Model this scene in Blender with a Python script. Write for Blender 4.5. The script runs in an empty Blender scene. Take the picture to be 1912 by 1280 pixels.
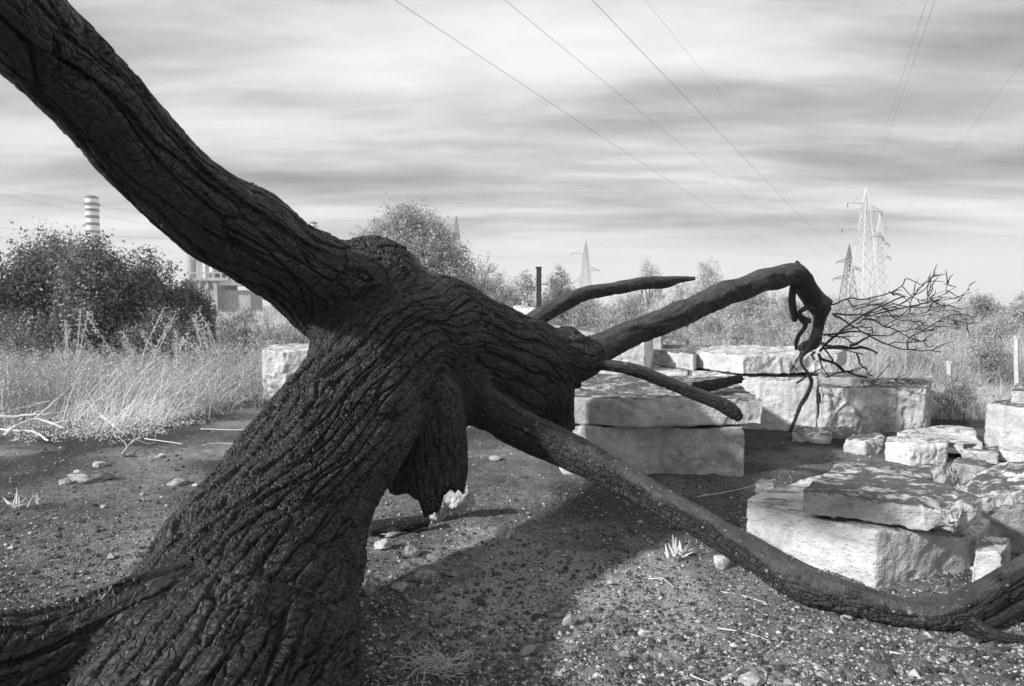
import bpy, bmesh, math, random, time
import numpy as np
from mathutils import Vector, Matrix
T0 = time.time()
rng = np.random.default_rng(11)
random.seed(11)
R = math.radians
scene = bpy.context.scene
COL = scene.collection

# ---------------------------------------------------------------- camera, sky, sun, exposure
CAM_H, FPX, PITCH = 1.5, 1275.0, math.atan(70 / 1275.0)
cam_d = bpy.data.cameras.new('camera')
cam = bpy.data.objects.new('camera', cam_d)
COL.objects.link(cam)
cam.location = (0, 0, CAM_H)
cam.rotation_euler = (math.pi / 2 - PITCH, 0, 0)
cam_d.sensor_width = 36
cam_d.lens = FPX / 1912 * 36
cam_d.clip_start, cam_d.clip_end = 0.05, 12000
cam_d.dof.use_dof = True
cam_d.dof.focus_distance = 4.2
cam_d.dof.aperture_fstop = 5.0
scene.camera = cam

SUN_EL, SUN_DIR = R(29), Vector((-1.0, -0.57, 0)).normalized()
SUN_DIR = Vector((SUN_DIR.x * math.cos(SUN_EL), SUN_DIR.y * math.cos(SUN_EL), math.sin(SUN_EL)))
sun_d = bpy.data.lights.new('sun', 'SUN')
sun_d.energy = 4.1
sun_d.angle = R(2.8)
sun_d.color = (1, 1, 1)
sun = bpy.data.objects.new('sun', sun_d)
COL.objects.link(sun)
sun.rotation_euler = (-SUN_DIR).to_track_quat('-Z', 'Y').to_euler()
sun.location = (-20, -5, 15)


class NT:
    """tiny node-tree helper"""
    def __init__(self, tree):
        self.t = tree
        tree.nodes.clear()

    def n(self, typ, props=None, **ins):
        nd = self.t.nodes.new(typ)
        for k, v in (props or {}).items():
            setattr(nd, k, v)
        for k, v in ins.items():
            key = int(k[1:]) if k[0] == 'i' and k[1:].isdigit() else k.replace('_', ' ')
            if isinstance(v, bpy.types.NodeSocket):
                self.t.links.new(v, nd.inputs[key])
            else:
                nd.inputs[key].default_value = v
        return nd

    def math(self, op, a, b=0.5, c=0.5, clamp=False):
        return self.n('ShaderNodeMath', {'operation': op, 'use_clamp': clamp}, i0=a, i1=b, i2=c).outputs[0]

    def ramp(self, fac, stops, interp='LINEAR'):
        nd = self.n('ShaderNodeValToRGB', None, i0=fac)
        cr = nd.color_ramp
        cr.interpolation = interp
        while len(cr.elements) < len(stops):
            cr.elements.new(0.5)
        for e, (p, v) in zip(cr.elements, stops):
            e.position = p
            e.color = (v, v, v, 1)
        return nd.outputs[0]

    def noise(self, vec, scale, detail=4, rough=0.55, dist=0.0, out=0):
        return self.n('ShaderNodeTexNoise', None, Vector=vec, Scale=scale, Detail=detail, Roughness=rough,
                      Distortion=dist).outputs[out]

    def vmul(self, vec, v):
        return self.n('ShaderNodeVectorMath', {'operation': 'MULTIPLY'}, i0=vec, i1=v).outputs[0]

    def vadd(self, vec, v):
        return self.n('ShaderNodeVectorMath', {'operation': 'ADD'}, i0=vec, i1=v).outputs[0]

    def mix(self, fac, a, b, mode='MIX'):
        nd = self.t.nodes.new('ShaderNodeMix')
        nd.data_type = 'RGBA'
        nd.blend_type = mode
        for idx, v in ((0, fac), (6, a), (7, b)):
            if isinstance(v, bpy.types.NodeSocket):
                self.t.links.new(v, nd.inputs[idx])
            elif idx == 0:
                nd.inputs[0].default_value = v
            else:
                nd.inputs[idx].default_value = (v, v, v, 1)
        return nd.outputs[2]


world = bpy.data.worlds.new('World')
scene.world = world
world.use_nodes = True
W = NT(world.node_tree)
sky = W.n('ShaderNodeTexSky', {'sky_type': 'NISHITA', 'sun_disc': False, 'sun_elevation': SUN_EL,
                               'sun_rotation': math.atan2(SUN_DIR.x, SUN_DIR.y)})
skybw = W.n('ShaderNodeRGBToBW', None, i0=sky.outputs[0]).outputs[0]
tc = W.n('ShaderNodeTexCoord')
dirv = tc.outputs['Generated']
sep = W.n('ShaderNodeSeparateXYZ', None, i0=dirv)
zz = W.math('ADD', W.math('MAXIMUM', sep.outputs[2], 0.0), 0.10)
cx = W.math('DIVIDE', sep.outputs[0], zz)
cy = W.math('DIVIDE', sep.outputs[1], zz)
cvec = W.n('ShaderNodeCombineXYZ', None, i0=cx, i1=cy, i2=0.0).outputs[0]
# a sheet of stratus seen in perspective: broad wavy bands with softer wisps over them
big = W.noise(W.vadd(W.vmul(cvec, (0.38, 1.0, 1)), (3.6, 1.95, 0)), 1.0, 5, 0.5, 0.35)
mid = W.noise(W.vadd(W.vmul(cvec, (0.9, 2.6, 1)), (7.7, 2.3, 1)), 1.0, 6, 0.58, 0.3)
fine = W.noise(W.vadd(W.vmul(cvec, (3.0, 5.5, 1)), (1.7, 9.3, 4)), 1.0, 6, 0.62, 0.3)
cl = W.math('ADD', W.math('MULTIPLY', big, 0.58), W.math('ADD', W.math('MULTIPLY', mid, 0.32), W.math('MULTIPLY', fine, 0.10)))
# the deck as it stands: brighter breaks high up, two heavier layers lower
lay = W.ramp(W.math('ADD', sep.outputs[2], W.math('MULTIPLY', W.math('SUBTRACT', big, 0.5), 0.10)),
             [(0.0, 0.5), (0.13, 0.54), (0.165, 0.42), (0.20, 0.52), (0.255, 0.45), (0.29, 0.42), (0.335, 0.60), (0.40, 0.52), (0.5, 0.5)])
cl = W.math('ADD', cl, W.math('MULTIPLY', W.math('SUBTRACT', lay, 0.5), 0.62))
cloud = W.ramp(cl, [(0.36, 0.20), (0.44, 0.31), (0.50, 0.42), (0.55, 0.53), (0.64, 0.65)], 'LINEAR')
# clear pale strip above the horizon with the cloud deck ending over it
band = W.ramp(W.math('ADD', sep.outputs[2], W.math('MULTIPLY', W.math('SUBTRACT', mid, 0.5), 0.05)),
              [(0.0, 0.0), (0.055, 0.0), (0.105, 1.0), (1.0, 1.0)])
clear = W.math('ADD', W.math('MULTIPLY', skybw, 0.010), 0.56)
col = W.mix(band, clear, cloud)
bg = W.n('ShaderNodeBackground', None, Color=col, Strength=1.0)
wo = W.n('ShaderNodeOutputWorld', None, Surface=bg.outputs[0])
scene.view_settings.view_transform = 'Standard'
scene.view_settings.look = 'None'
scene.view_settings.exposure = 0.56
scene.view_settings.gamma = 1.0
scene.render.engine = 'CYCLES'
scene.cycles.use_adaptive_sampling = True
scene.cycles.max_bounces = 6
scene.cycles.diffuse_bounces = 3
scene.cycles.glossy_bounces = 2
scene.cycles.transmission_bounces = 3
scene.cycles.transparent_max_bounces = 6
scene.cycles.volume_bounces = 0
scene.cycles.use_denoising = True


# ---------------------------------------------------------------- view geometry used to lay things out in metres
CP, SP = math.cos(PITCH), math.sin(PITCH)


def P(px, py, d):
    """world point seen at pixel (px, py) at view depth d metres"""
    x, u = (px - 956) / FPX * d, -(py - 640) / FPX * d
    return np.array([x, d * CP + u * SP, CAM_H - d * SP + u * CP])


def G(px, py, z=0.0):
    """world point seen at pixel on the level z"""
    a = P(px, py, 1.0) - np.array([0, 0, CAM_H])
    t = (z - CAM_H) / a[2]
    return np.array([a[0] * t, a[1] * t, z])


# ---------------------------------------------------------------- vectorised noise
def _hash(ix, iy, iz, seed):
    h = (ix * 374761393 + iy * 668265263 + iz * 2147483647 + seed * 1274126177) & 0xFFFFFFFF
    h = ((h ^ (h >> 13)) * 1103515245) & 0xFFFFFFFF
    h = ((h ^ (h >> 16)) * 2654435761) & 0xFFFFFFFF
    return (h ^ (h >> 15)) & 0xFFFFFFFF


def vnoise(p, seed=0):
    f = np.floor(p)
    i = f.astype(np.int64)
    t = p - f
    t = t * t * t * (t * (t * 6 - 15) + 10)
    out = np.zeros(len(p))
    for dx in (0, 1):
        wx = t[:, 0] if dx else 1 - t[:, 0]
        for dy in (0, 1):
            wy = t[:, 1] if dy else 1 - t[:, 1]
            for dz in (0, 1):
                wz = t[:, 2] if dz else 1 - t[:, 2]
                h = _hash(i[:, 0] + dx, i[:, 1] + dy, i[:, 2] + dz, seed) / 4294967295.0
                out += wx * wy * wz * h
    return out * 2 - 1


def fbm(p, octs=4, seed=0, gain=0.5):
    out, a, s = np.zeros(len(p)), 1.0, 0.0
    for o in range(octs):
        out += a * vnoise(p * (2.03 ** o) + o * 17.3, seed + o)
        s += a
        a *= gain
    return out / s


def voro(p, seed=0, jit=0.9, want=False):
    f = np.floor(p).astype(np.int64)
    F1 = np.full(len(p), 9.0)
    F2 = np.full(len(p), 9.0)
    ID = np.zeros(len(p), np.int64)
    OV = np.zeros((len(p), 3))
    for dx in (-1, 0, 1):
        for dy in (-1, 0, 1):
            for dz in (-1, 0, 1):
                c = f + np.array([dx, dy, dz])
                h = _hash(c[:, 0], c[:, 1], c[:, 2], seed)
                o = np.stack([(h & 1023) / 1023.0, ((h >> 10) & 1023) / 1023.0, ((h >> 20) & 1023) / 1023.0], 1)
                q = c + 0.5 + (o - 0.5) * jit - p
                d = np.sqrt((q * q).sum(1))
                m = d < F1
                F2 = np.where(m, F1, np.minimum(F2, d))
                ID = np.where(m, h, ID)
                if want:
                    OV = np.where(m[:, None], q, OV)
                F1 = np.where(m, d, F1)
    if want:
        return F1, F2, ID, OV
    return F1, F2, ID


def sstep(a, b, x):
    t = np.clip((x - a) / (b - a), 0, 1)
    return t * t * (3 - 2 * t)


# ---------------------------------------------------------------- object helpers
def tag(o, label=None, cat=None, group=None, kind=None):
    for k, v in (('label', label), ('category', cat), ('group', group), ('kind', kind)):
        if v:
            o[k] = v
    return o


def empty(name, loc, label, cat, group=None):
    o = bpy.data.objects.new(name, None)
    COL.objects.link(o)
    o.location = loc
    o.empty_display_size = 0.2
    return tag(o, label, cat, group)


def mesh_obj(name, V, F, mat, parent=None, smooth=True, attrs=None, loc=None):
    """V (n,3) array in world metres; F array (m,3|4) or list of lists. The mesh is made local to parent / loc"""
    V = np.asarray(V, float)
    off = np.zeros(3)
    if parent is not None:
        q = parent
        while q is not None:
            off = off + np.array(q.location)
            q = q.parent
    if loc is not None:
        off = np.array(loc, float)
    me = bpy.data.meshes.new(name)
    if isinstance(F, np.ndarray):
        n, k = F.shape
        me.vertices.add(len(V))
        me.vertices.foreach_set('co', (V - off).ravel().astype(np.float32))
        me.loops.add(n * k)
        me.loops.foreach_set('vertex_index', F.ravel().astype(np.int32))
        me.polygons.add(n)
        me.polygons.foreach_set('loop_start', np.arange(0, n * k, k, dtype=np.int32))
        me.polygons.foreach_set('loop_total', np.full(n, k, dtype=np.int32))
        me.update(calc_edges=True)
    else:
        me.from_pydata([tuple(v) for v in (V - off)], [], [list(f) for f in F])
    me.polygons.foreach_set('use_smooth', [smooth] * len(me.polygons))
    for an, av in (attrs or {}).items():
        av = np.asarray(av, np.float32)
        if av.ndim == 1:
            a = me.attributes.new(an, 'FLOAT', 'POINT')
            a.data.foreach_set('value', av)
        else:
            a = me.attributes.new(an, 'FLOAT_VECTOR', 'POINT')
            a.data.foreach_set('vector', av.ravel())
    me.materials.append(mat)
    me.validate()
    o = bpy.data.objects.new(name, me)
    COL.objects.link(o)
    if parent is not None:
        o.parent = parent
    elif loc is not None:
        o.location = loc
    return o


def catmull(pts, step):
    """resample polyline of (x,y,z,r) rows with Catmull-Rom at about `step` metres"""
    A = np.array(pts, float)
    A = np.vstack([2 * A[0] - A[1], A, 2 * A[-1] - A[-2]])
    A[0, 3], A[-1, 3] = A[1, 3], A[-2, 3]
    out = []
    for i in range(1, len(A) - 2):
        n = max(1, int(np.linalg.norm(A[i + 1, :3] - A[i, :3]) / step))
        for j in range(n):
            t = j / n
            out.append(0.5 * (2 * A[i] + (A[i + 1] - A[i - 1]) * t + (2 * A[i - 1] - 5 * A[i] + 4 * A[i + 1] - A[i + 2]) * t * t
                              + (3 * A[i] - A[i - 1] - 3 * A[i + 1] + A[i + 2]) * t ** 3))
    out.append(A[-2])
    out = np.array(out)
    out[:, 3] = np.maximum(out[:, 3], 0.001)
    return out


def frames(C):
    """tangent, normal, binormal by parallel transport"""
    T = np.gradient(C[:, :3], axis=0)
    T /= np.linalg.norm(T, axis=1)[:, None] + 1e-9
    up = np.array([0, 0, 1.0]) if abs(T[0][2]) < 0.9 else np.array([0, 1.0, 0])
    N = np.zeros_like(T)
    N[0] = np.cross(T[0], np.cross(up, T[0]))
    N[0] /= np.linalg.norm(N[0])
    for i in range(1, len(T)):
        n = N[i - 1] - T[i] * np.dot(N[i - 1], T[i])
        N[i] = n / (np.linalg.norm(n) + 1e-9)
    return T, N, np.cross(T, N)


def tube(C, sides, cap=True, closed_round=True):
    """closed tube mesh along C (x,y,z,r) rows, also returns straightened coordinates"""
    T, N, B = frames(C)
    n = len(C)
    th = np.linspace(0, 2 * math.pi, sides, endpoint=False)
    ring = (np.cos(th)[None, :, None] * N[:, None, :] + np.sin(th)[None, :, None] * B[:, None, :])
    V = (C[:, None, :3] + ring * C[:, None, 3:4]).reshape(-1, 3)
    s = np.concatenate([[0], np.cumsum(np.linalg.norm(np.diff(C[:, :3], axis=0), axis=1))])
    grain = np.stack([np.outer(C[:, 3], np.cos(th)).ravel(), np.outer(C[:, 3], np.sin(th)).ravel(),
                      np.repeat(s, sides)], 1)
    i = np.arange(n - 1)[:, None] * sides
    j = np.arange(sides)[None, :]
    k = (j + 1) % sides
    F = np.stack([i + j, i + k, i + sides + k, i + sides + j], -1).reshape(-1, 4)
    if cap:
        V = np.vstack([V, C[0, :3] - T[0] * C[0, 3] * 0.4, C[-1, :3] + T[-1] * C[-1, 3] * 0.4])
        grain = np.vstack([grain, [0, 0, 0], [0, 0, s[-1]]])
        a, b = n * sides, n * sides + 1
        jj = np.arange(sides)
        kk = (jj + 1) % sides
        c0 = np.stack([np.full(sides, a), kk, jj, jj], 1)
        base = (n - 1) * sides
        c1 = np.stack([np.full(sides, b), base + jj, base + kk, base + kk], 1)
        F = [list(f) for f in F] + [list(f[:3]) for f in c0] + [list(f[:3]) for f in c1]
    return V, F, grain


def tube_tri(C, sides):
    """fast capless thin tube as a quad array"""
    V, F, g = tube(C, sides, cap=False)
    return V, F, g


def vnormals(V, F):
    F = np.asarray(F)
    a, b, c = V[F[:, 0]], V[F[:, 1]], V[F[:, 2]]
    fn = np.cross(b - a, c - a)
    if F.shape[1] == 4:
        fn = np.cross(V[F[:, 2]] - V[F[:, 0]], V[F[:, 3]] - V[F[:, 1]])
    N = np.zeros_like(V)
    for k in range(F.shape[1]):
        for ax in range(3):
            N[:, ax] += np.bincount(F[:, k], fn[:, ax], len(V))
    return N / (np.linalg.norm(N, axis=1)[:, None] + 1e-12)


class Acc:
    """collects pieces into one mesh"""
    def __init__(self):
        self.V, self.F, self.A, self.n = [], [], {}, 0

    def add(self, V, F, **attrs):
        self.V.append(V)
        self.F.append(np.asarray(F) + self.n)
        for k, v in attrs.items():
            v = np.asarray(v, float)
            if v.ndim == 0:
                v = np.full(len(V), float(v))
            self.A.setdefault(k, []).append(v)
        self.n += len(V)

    def build(self, name, mat, parent=None, smooth=True, loc=None):
        return mesh_obj(name, np.vstack(self.V), np.vstack(self.F), mat, parent, smooth,
                        {k: np.concatenate(v) for k, v in self.A.items()}, loc)


# ---------------------------------------------------------------- materials
def new_mat(name):
    m = bpy.data.materials.new(name)
    m.use_nodes = True
    t = NT(m.node_tree)
    return m, t


def finish(t, color, rough=0.9, normal=None, spec=0.3, extra=None):
    b = t.n('ShaderNodeBsdfPrincipled', None, Base_Color=color if not isinstance(color, float) else (color, color, color, 1),
            Roughness=rough)
    b.inputs['Specular IOR Level'].default_value = spec
    if normal is not None:
        t.t.links.new(normal, b.inputs['Normal'])
    sh = b.outputs[0]
    if extra is not None:
        sh = extra(sh)
    t.n('ShaderNodeOutputMaterial', None, Surface=sh)
    return b


def bump(t, h, dist, strength=1.0, normal=None):
    kw = dict(Height=h, Distance=dist, Strength=strength)
    if normal is not None:
        kw['Normal'] = normal
    return t.n('ShaderNodeBump', None, **kw).outputs[0]


def mat_char(name, base0, base1, bark=0.0, rough=0.5):
    """charcoal: fine fibres along the grain and hairline cross checks; bark = share of greyer unburnt bark"""
    m, t = new_mat(name)
    g = t.n('ShaderNodeAttribute', {'attribute_name': 'grain'}).outputs['Vector']
    w = t.noise(g, 9, 3, 0.5, out=1)
    gw = t.vadd(g, t.vmul(t.vadd(w, (-0.5, -0.5, -0.5)), (0.05, 0.05, 0.05)))
    fib = t.noise(t.vmul(gw, (95, 95, 14)), 1.0, 4, 0.6)
    wr = t.noise(t.vmul(gw, (22, 22, 110)), 1.0, 3, 0.55)
    chk = t.n('ShaderNodeTexVoronoi', {'feature': 'DISTANCE_TO_EDGE'}, Vector=t.vmul(gw, (20, 20, 36)), Scale=1.0).outputs['Distance']
    crk = t.ramp(chk, [(0.0, 0.0), (0.035, 0.75), (0.08, 1.0)])
    h = t.math('ADD', t.math('MULTIPLY', fib, 0.5), t.math('MULTIPLY', wr, 0.45))
    lng = t.n('ShaderNodeTexVoronoi', {'feature': 'DISTANCE_TO_EDGE'}, Vector=t.vmul(gw, (29, 29, 4.5)), Scale=1.0).outputs['Distance']
    crk2 = t.ramp(lng, [(0.0, 0.0), (0.04, 0.7), (0.10, 1.0)])
    bkf = t.n('ShaderNodeAttribute', {'attribute_name': 'bark'}).outputs['Fac']
    h = t.math('ADD', h, t.math('MULTIPLY', t.math('ADD', crk, crk2), t.math('SUBTRACT', 0.7, t.math('MULTIPLY', bkf, 0.62))))
    nrm = bump(t, h, 0.020, 1.0)
    ash = t.noise(t.vmul(g, (5, 5, 2.5)), 1.0, 6, 0.65)
    c = t.mix(t.ramp(ash, [(0.38, 0.0), (0.66, 1.0)]), base0, base1)
    # flecks of ash and resin caught on the char
    fl = t.noise(t.vmul(g, (60, 60, 40)), 1.0, 2, 0.5)
    c = t.mix(t.ramp(fl, [(0.74, 0.0), (0.80, 1.0)]), c, 0.16)
    if bark:
        bk = t.noise(t.vmul(g, (14, 14, 6)), 1.0, 6, 0.7)
        battr = t.n('ShaderNodeAttribute', {'attribute_name': 'bark'}).outputs['Fac']
        greyb = t.mix(t.ramp(bk, [(0.35, 0.0), (0.7, 1.0)]), 0.025, 0.085)
        c = t.mix(battr, c, greyb)
        sp = t.noise(t.vmul(g, (45, 45, 45)), 1.0, 3, 0.5)
        c = t.mix(t.ramp(sp, [(0.66, 0.0), (0.72, 0.8)]), c, 0.30)
    rr = t.ramp(t.noise(t.vmul(g, (20, 20, 8)), 1.0, 3), [(0.3, rough - 0.06), (0.7, rough + 0.2)])
    b = finish(t, c, 0.5, nrm, 0.5)
    t.t.links.new(rr, b.inputs['Roughness'])
    return m


M_CHAR = mat_char('charcoal', 0.019, 0.048)
M_BURNT = mat_char('scorched_bark', 0.014, 0.034, bark=0.10, rough=0.62)
M_TWIG = mat_char('burnt_twig', 0.022, 0.045, rough=0.7)


def mat_stone(name, light=0.60, dark=0.30, lichen=0.10, top_stain=0.85, scale=1.0, streak=0.25):
    m, t = new_mat(name)
    co = t.n('ShaderNodeTexCoord').outputs['Object']
    rnd = t.n('ShaderNodeObjectInfo').outputs['Random']
    v3 = t.n('ShaderNodeCombineXYZ', None, i0=t.math('MULTIPLY', rnd, 37.0), i1=t.math('MULTIPLY', rnd, 91.0), i2=0.0).outputs[0]
    p = t.vadd(co, v3)
    a = t.noise(p, 2.2 * scale, 8, 0.62)
    b = t.noise(p, 11 * scale, 6, 0.65)
    c = t.mix(t.ramp(t.math('ADD', t.math('MULTIPLY', a, 0.6), t.math('MULTIPLY', b, 0.4)), [(0.36, 0.0), (0.6, 1.0)]), dark, light)
    blot = t.noise(p, 1.1 * scale, 5, 0.7, 0.8)
    c = t.mix(t.math('MULTIPLY', t.ramp(blot, [(0.50, 0.0), (0.62, 1.0)]), 0.35), c, dark * 0.75)
    # tool marks / rain streaks down the sides
    st = t.noise(t.vmul(p, (16, 16, 1.6)), 1.0, 4, 0.6)
    c = t.mix(t.math('MULTIPLY', t.ramp(st, [(0.5, 0.0), (0.68, 1.0)]), streak), c, dark * 0.8)
    # lichen crust that grows on upward faces
    geo = t.n('ShaderNodeNewGeometry').outputs['Normal']
    nz = t.n('ShaderNodeSeparateXYZ', None, i0=geo).outputs[2]
    ln = t.noise(t.vmul(p, (1, 2.2, 1)), 5.5 * scale, 8, 0.72, 0.6)
    up = t.ramp(nz, [(0.55, 0.0), (0.85, 1.0)])
    lm = t.math('MULTIPLY', t.ramp(ln, [(0.60 - top_stain * 0.22, 0.0), (0.68 - top_stain * 0.22, 1.0)]), up)
    c = t.mix(lm, c, lichen)
    sp = t.noise(p, 42, 3, 0.6)
    c = t.mix(t.ramp(sp, [(0.65, 0.0), (0.72, 0.7)]), c, dark * 0.45)
    pit = t.n('ShaderNodeTexVoronoi', None, Vector=p, Scale=38.0).outputs['Distance']
    h = t.math('ADD', t.math('MULTIPLY', b, 0.9), t.math('MULTIPLY', t.ramp(pit, [(0.05, 0.0), (0.3, 1.0)]), 0.22))
    h = t.math('ADD', h, t.math('MULTIPLY', t.noise(p, 60, 4, 0.6), 0.35))
    bed = t.noise(t.vmul(p, (1.5, 1.5, 26)), 1.0, 4, 0.65)
    h = t.math('ADD', h, t.math('MULTIPLY', bed, 0.35))
    finish(t, c, 0.92, bump(t, h, 0.022, 1.0), 0.2)
    return m


M_STONE = mat_stone('limestone')
M_STONE_W = mat_stone('pale_limestone', 0.72, 0.42, 0.18, 0.5)
M_STONE_G = mat_stone('grey_limestone', 0.42, 0.22, 0.10, 0.8)
M_ROCK = mat_stone('white_rock', 0.72, 0.16, 0.30, 0.2, 4.0, 0.0)
M_PEBBLE = mat_stone('field_stone', 0.50, 0.22, 0.16, 0.5, 3.0, 0.0)


def mat_ground():
    m, t = new_mat('ash_soil')
    co = t.n('ShaderNodeTexCoord').outputs['Object']
    a = t.noise(co, 0.75, 7, 0.62, 0.4)
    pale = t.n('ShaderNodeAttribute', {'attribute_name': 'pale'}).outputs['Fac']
    grain = t.math('ADD', t.math('MULTIPLY', t.noise(co, 48, 6, 0.75), 0.55), t.math('MULTIPLY', t.noise(co, 150, 4, 0.7), 0.45))
    grit = t.n('ShaderNodeTexVoronoi', None, Vector=co, Scale=130.0)
    gv = t.n('ShaderNodeSeparateColor', None, i0=grit.outputs['Color']).outputs[0]
    gd = grit.outputs['Distance']
    base = t.mix(t.ramp(a, [(0.36, 0.0), (0.66, 1.0)]), 0.078, 0.155)
    base = t.mix(t.ramp(grain, [(0.42, 0.0), (0.56, 1.0)]), t.mix(1.0, base, 0.30, 'MULTIPLY'), base)
    grit_sun_tint = t.math('MULTIPLY', pale, t.ramp(t.noise(co, 9, 6, 0.72), [(0.30, 0.35), (0.6, 1.0)]))
    base = t.mix(grit_sun_tint, base, 0.50)  # pale grit, its colour lifted further to imitate sunlight in the trunk's shadow
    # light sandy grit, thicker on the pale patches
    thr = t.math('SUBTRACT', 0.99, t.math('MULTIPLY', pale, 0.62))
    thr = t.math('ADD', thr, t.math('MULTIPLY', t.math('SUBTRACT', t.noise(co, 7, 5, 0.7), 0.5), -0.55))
    g1 = t.math('GREATER_THAN', gv, thr)
    g1 = t.math('MULTIPLY', g1, t.math('LESS_THAN', gd, 0.42))
    gcol = t.mix(t.n('ShaderNodeSeparateColor', None, i0=grit.outputs['Color']).outputs[1], 0.12, 0.38)
    c = t.mix(g1, base, gcol)
    g2 = t.n('ShaderNodeTexVoronoi', None, Vector=co, Scale=34.0)
    gv2 = t.n('ShaderNodeSeparateColor', None, i0=g2.outputs['Color'])
    m2 = t.math('MULTIPLY', t.math('GREATER_THAN', gv2.outputs[0], 0.965), t.math('LESS_THAN', g2.outputs['Distance'], 0.27))
    c = t.mix(m2, c, t.mix(gv2.outputs[1], 0.14, 0.45))
    far = t.n('ShaderNodeAttribute', {'attribute_name': 'meadow'}).outputs['Fac']
    c = t.mix(far, c, t.mix(t.noise(co, 1.3, 6, 0.7), 0.16, 0.42))
    h = t.math('ADD', t.math('MULTIPLY', grain, 1.0), t.math('MULTIPLY', t.math('MAXIMUM', g1, m2), 0.35))
    h = t.math('ADD', h, t.math('MULTIPLY', t.noise(co, 14, 5, 0.65), 1.8))
    finish(t, c, 0.95, bump(t, h, 0.035, 1.0), 0.15)
    return m


M_GROUND = mat_ground()


def mat_plant(name, lo, hi, trans=0.35, rough=0.75, spec=0.25):
    m, t = new_mat(name)
    v = t.n('ShaderNodeAttribute', {'attribute_name': 'tone'}).outputs['Fac']
    c = t.mix(v, lo, hi)
    def ex(sh):
        tr = t.n('ShaderNodeBsdfTranslucent', None, Color=c)
        return t.n('ShaderNodeMixShader', None, i0=trans, i1=sh, i2=tr.outputs[0]).outputs[0]
    finish(t, c, rough, None, spec, ex if trans else None)
    return m


M_STRAW = mat_plant('dry_straw', 0.38, 0.92)
M_WEED = mat_plant('weed_leaf', 0.22, 0.66)
M_LEAF_D = mat_plant('dark_leaf', 0.05, 0.36, 0.25, 0.5, 0.5)
M_LEAF_L = mat_plant('light_leaf', 0.24, 0.62, 0.3)
M_LEAF_M = mat_plant('mid_leaf', 0.14, 0.50, 0.3)
M_WOODSTEM = mat_plant('stem_bark', 0.06, 0.18, 0.0)
M_PALEWOOD = mat_plant('bleached_wood', 0.45, 0.75, 0.0)


def mat_plain(name, v0, v1=None, rough=0.6, scale=8, metal=0.0, spec=0.4):
    m, t = new_mat(name)
    co = t.n('ShaderNodeTexCoord').outputs['Object']
    n = t.noise(co, scale, 5, 0.6)
    c = t.mix(t.ramp(n, [(0.35, 0.0), (0.65, 1.0)]), v0, v1 if v1 is not None else v0 * 0.8)
    b = finish(t, c, rough, bump(t, n, 0.004, 0.4), spec)
    b.inputs['Metallic'].default_value = metal
    return m


M_STEELW = mat_plain('galvanised_pale_steel', 0.58, 0.50, 0.5)
M_STEELD = mat_plain('weathered_grey_steel', 0.14, 0.09, 0.6)
M_STEELM = mat_plain('mid_grey_steel', 0.42, 0.3, 0.6)
M_CABLE = mat_plain('cable', 0.34, 0.28, 0.6)
M_WHITEP = mat_plain('white_paint', 0.85, 0.72, 0.6, 0.3)
M_DARKP = mat_plain('dark_band_paint', 0.16, 0.12, 0.6, 0.3)
M_GREYC = mat_plain('grey_concrete', 0.40, 0.30, 0.85, 0.5)
M_GLASSD = mat_plain('dark_opening', 0.07, 0.05, 0.4, 0.5)
M_POST = mat_plain('rusted_post_steel', 0.05, 0.03, 0.7)
M_PALEPOST = mat_plain('weathered_wooden_stake', 0.60, 0.45, 0.9)


# ---------------------------------------------------------------- the fallen burnt tree
def px_path(rows):
    """rows of (px, py, half width in px, depth) -> (x, y, z, r)"""
    out = []
    for px, py, hw, d in rows:
        p = P(px, py, d)
        out.append([p[0], p[1], p[2], hw / FPX * d])
    return out


SK = {
    'trunk': [(385, 1420, 300, 2.0), (415, 1290, 248, 2.3), (470, 1110, 196, 2.75), (546, 950, 150, 3.15), (610, 838, 134, 3.45),
              (670, 742, 122, 3.8), (722, 655, 128, 4.2), (800, 628, 122, 4.6), (880, 655, 112, 4.9), (948, 680, 100, 5.15),
              (992, 702, 84, 5.35), (1015, 745, 58, 5.5), (1030, 805, 40, 5.65)],
    'limb': [(735, 600, 120, 4.45), (670, 568, 112, 4.25), (600, 535, 92, 4.1), (530, 490, 84, 3.85), (460, 434, 88, 3.55), (380, 383, 84, 3.3),
             (270, 288, 80, 2.9), (172, 172, 83, 2.55), (70, 75, 93, 2.3), (-60, -60, 105, 1.95), (-170, -200, 112, 1.75), (-330, -400, 116, 1.55)],
    'low': [(520, 1240, 120, 2.5), (400, 1188, 132, 2.3), (275, 1186, 118, 2.15), (130, 1222, 108, 2.0), (0, 1245, 112, 1.85), (-130, 1262, 115, 1.75), (-330, 1300, 120, 1.65)],
    'right': [(840, 715, 58, 4.5), (905, 760, 46, 4.38), (1000, 812, 37, 4.22), (1100, 862, 34, 4.05), (1200, 918, 33, 3.88), (1300, 972, 30, 3.7),
              (1400, 1030, 31, 3.52), (1500, 1090, 37, 3.37), (1600, 1121, 31, 3.26), (1700, 1146, 30, 3.18), (1790, 1142, 34, 3.15),
              (1850, 1106, 30, 3.25), (1940, 1048, 27, 3.45), (2060, 985, 33, 3.7), (2180, 930, 26, 3.9)],
    'stub': [(775, 740, 88, 4.2), (790, 815, 84, 4.12), (796, 880, 80, 4.1), (802, 940, 72, 4.08), (806, 985, 60, 4.08)],
    'elbow': [(985, 655, 70, 5.25), (1045, 668, 46, 5.3), (1085, 672, 40, 5.4), (1118, 648, 30, 5.5)],
}
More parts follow.
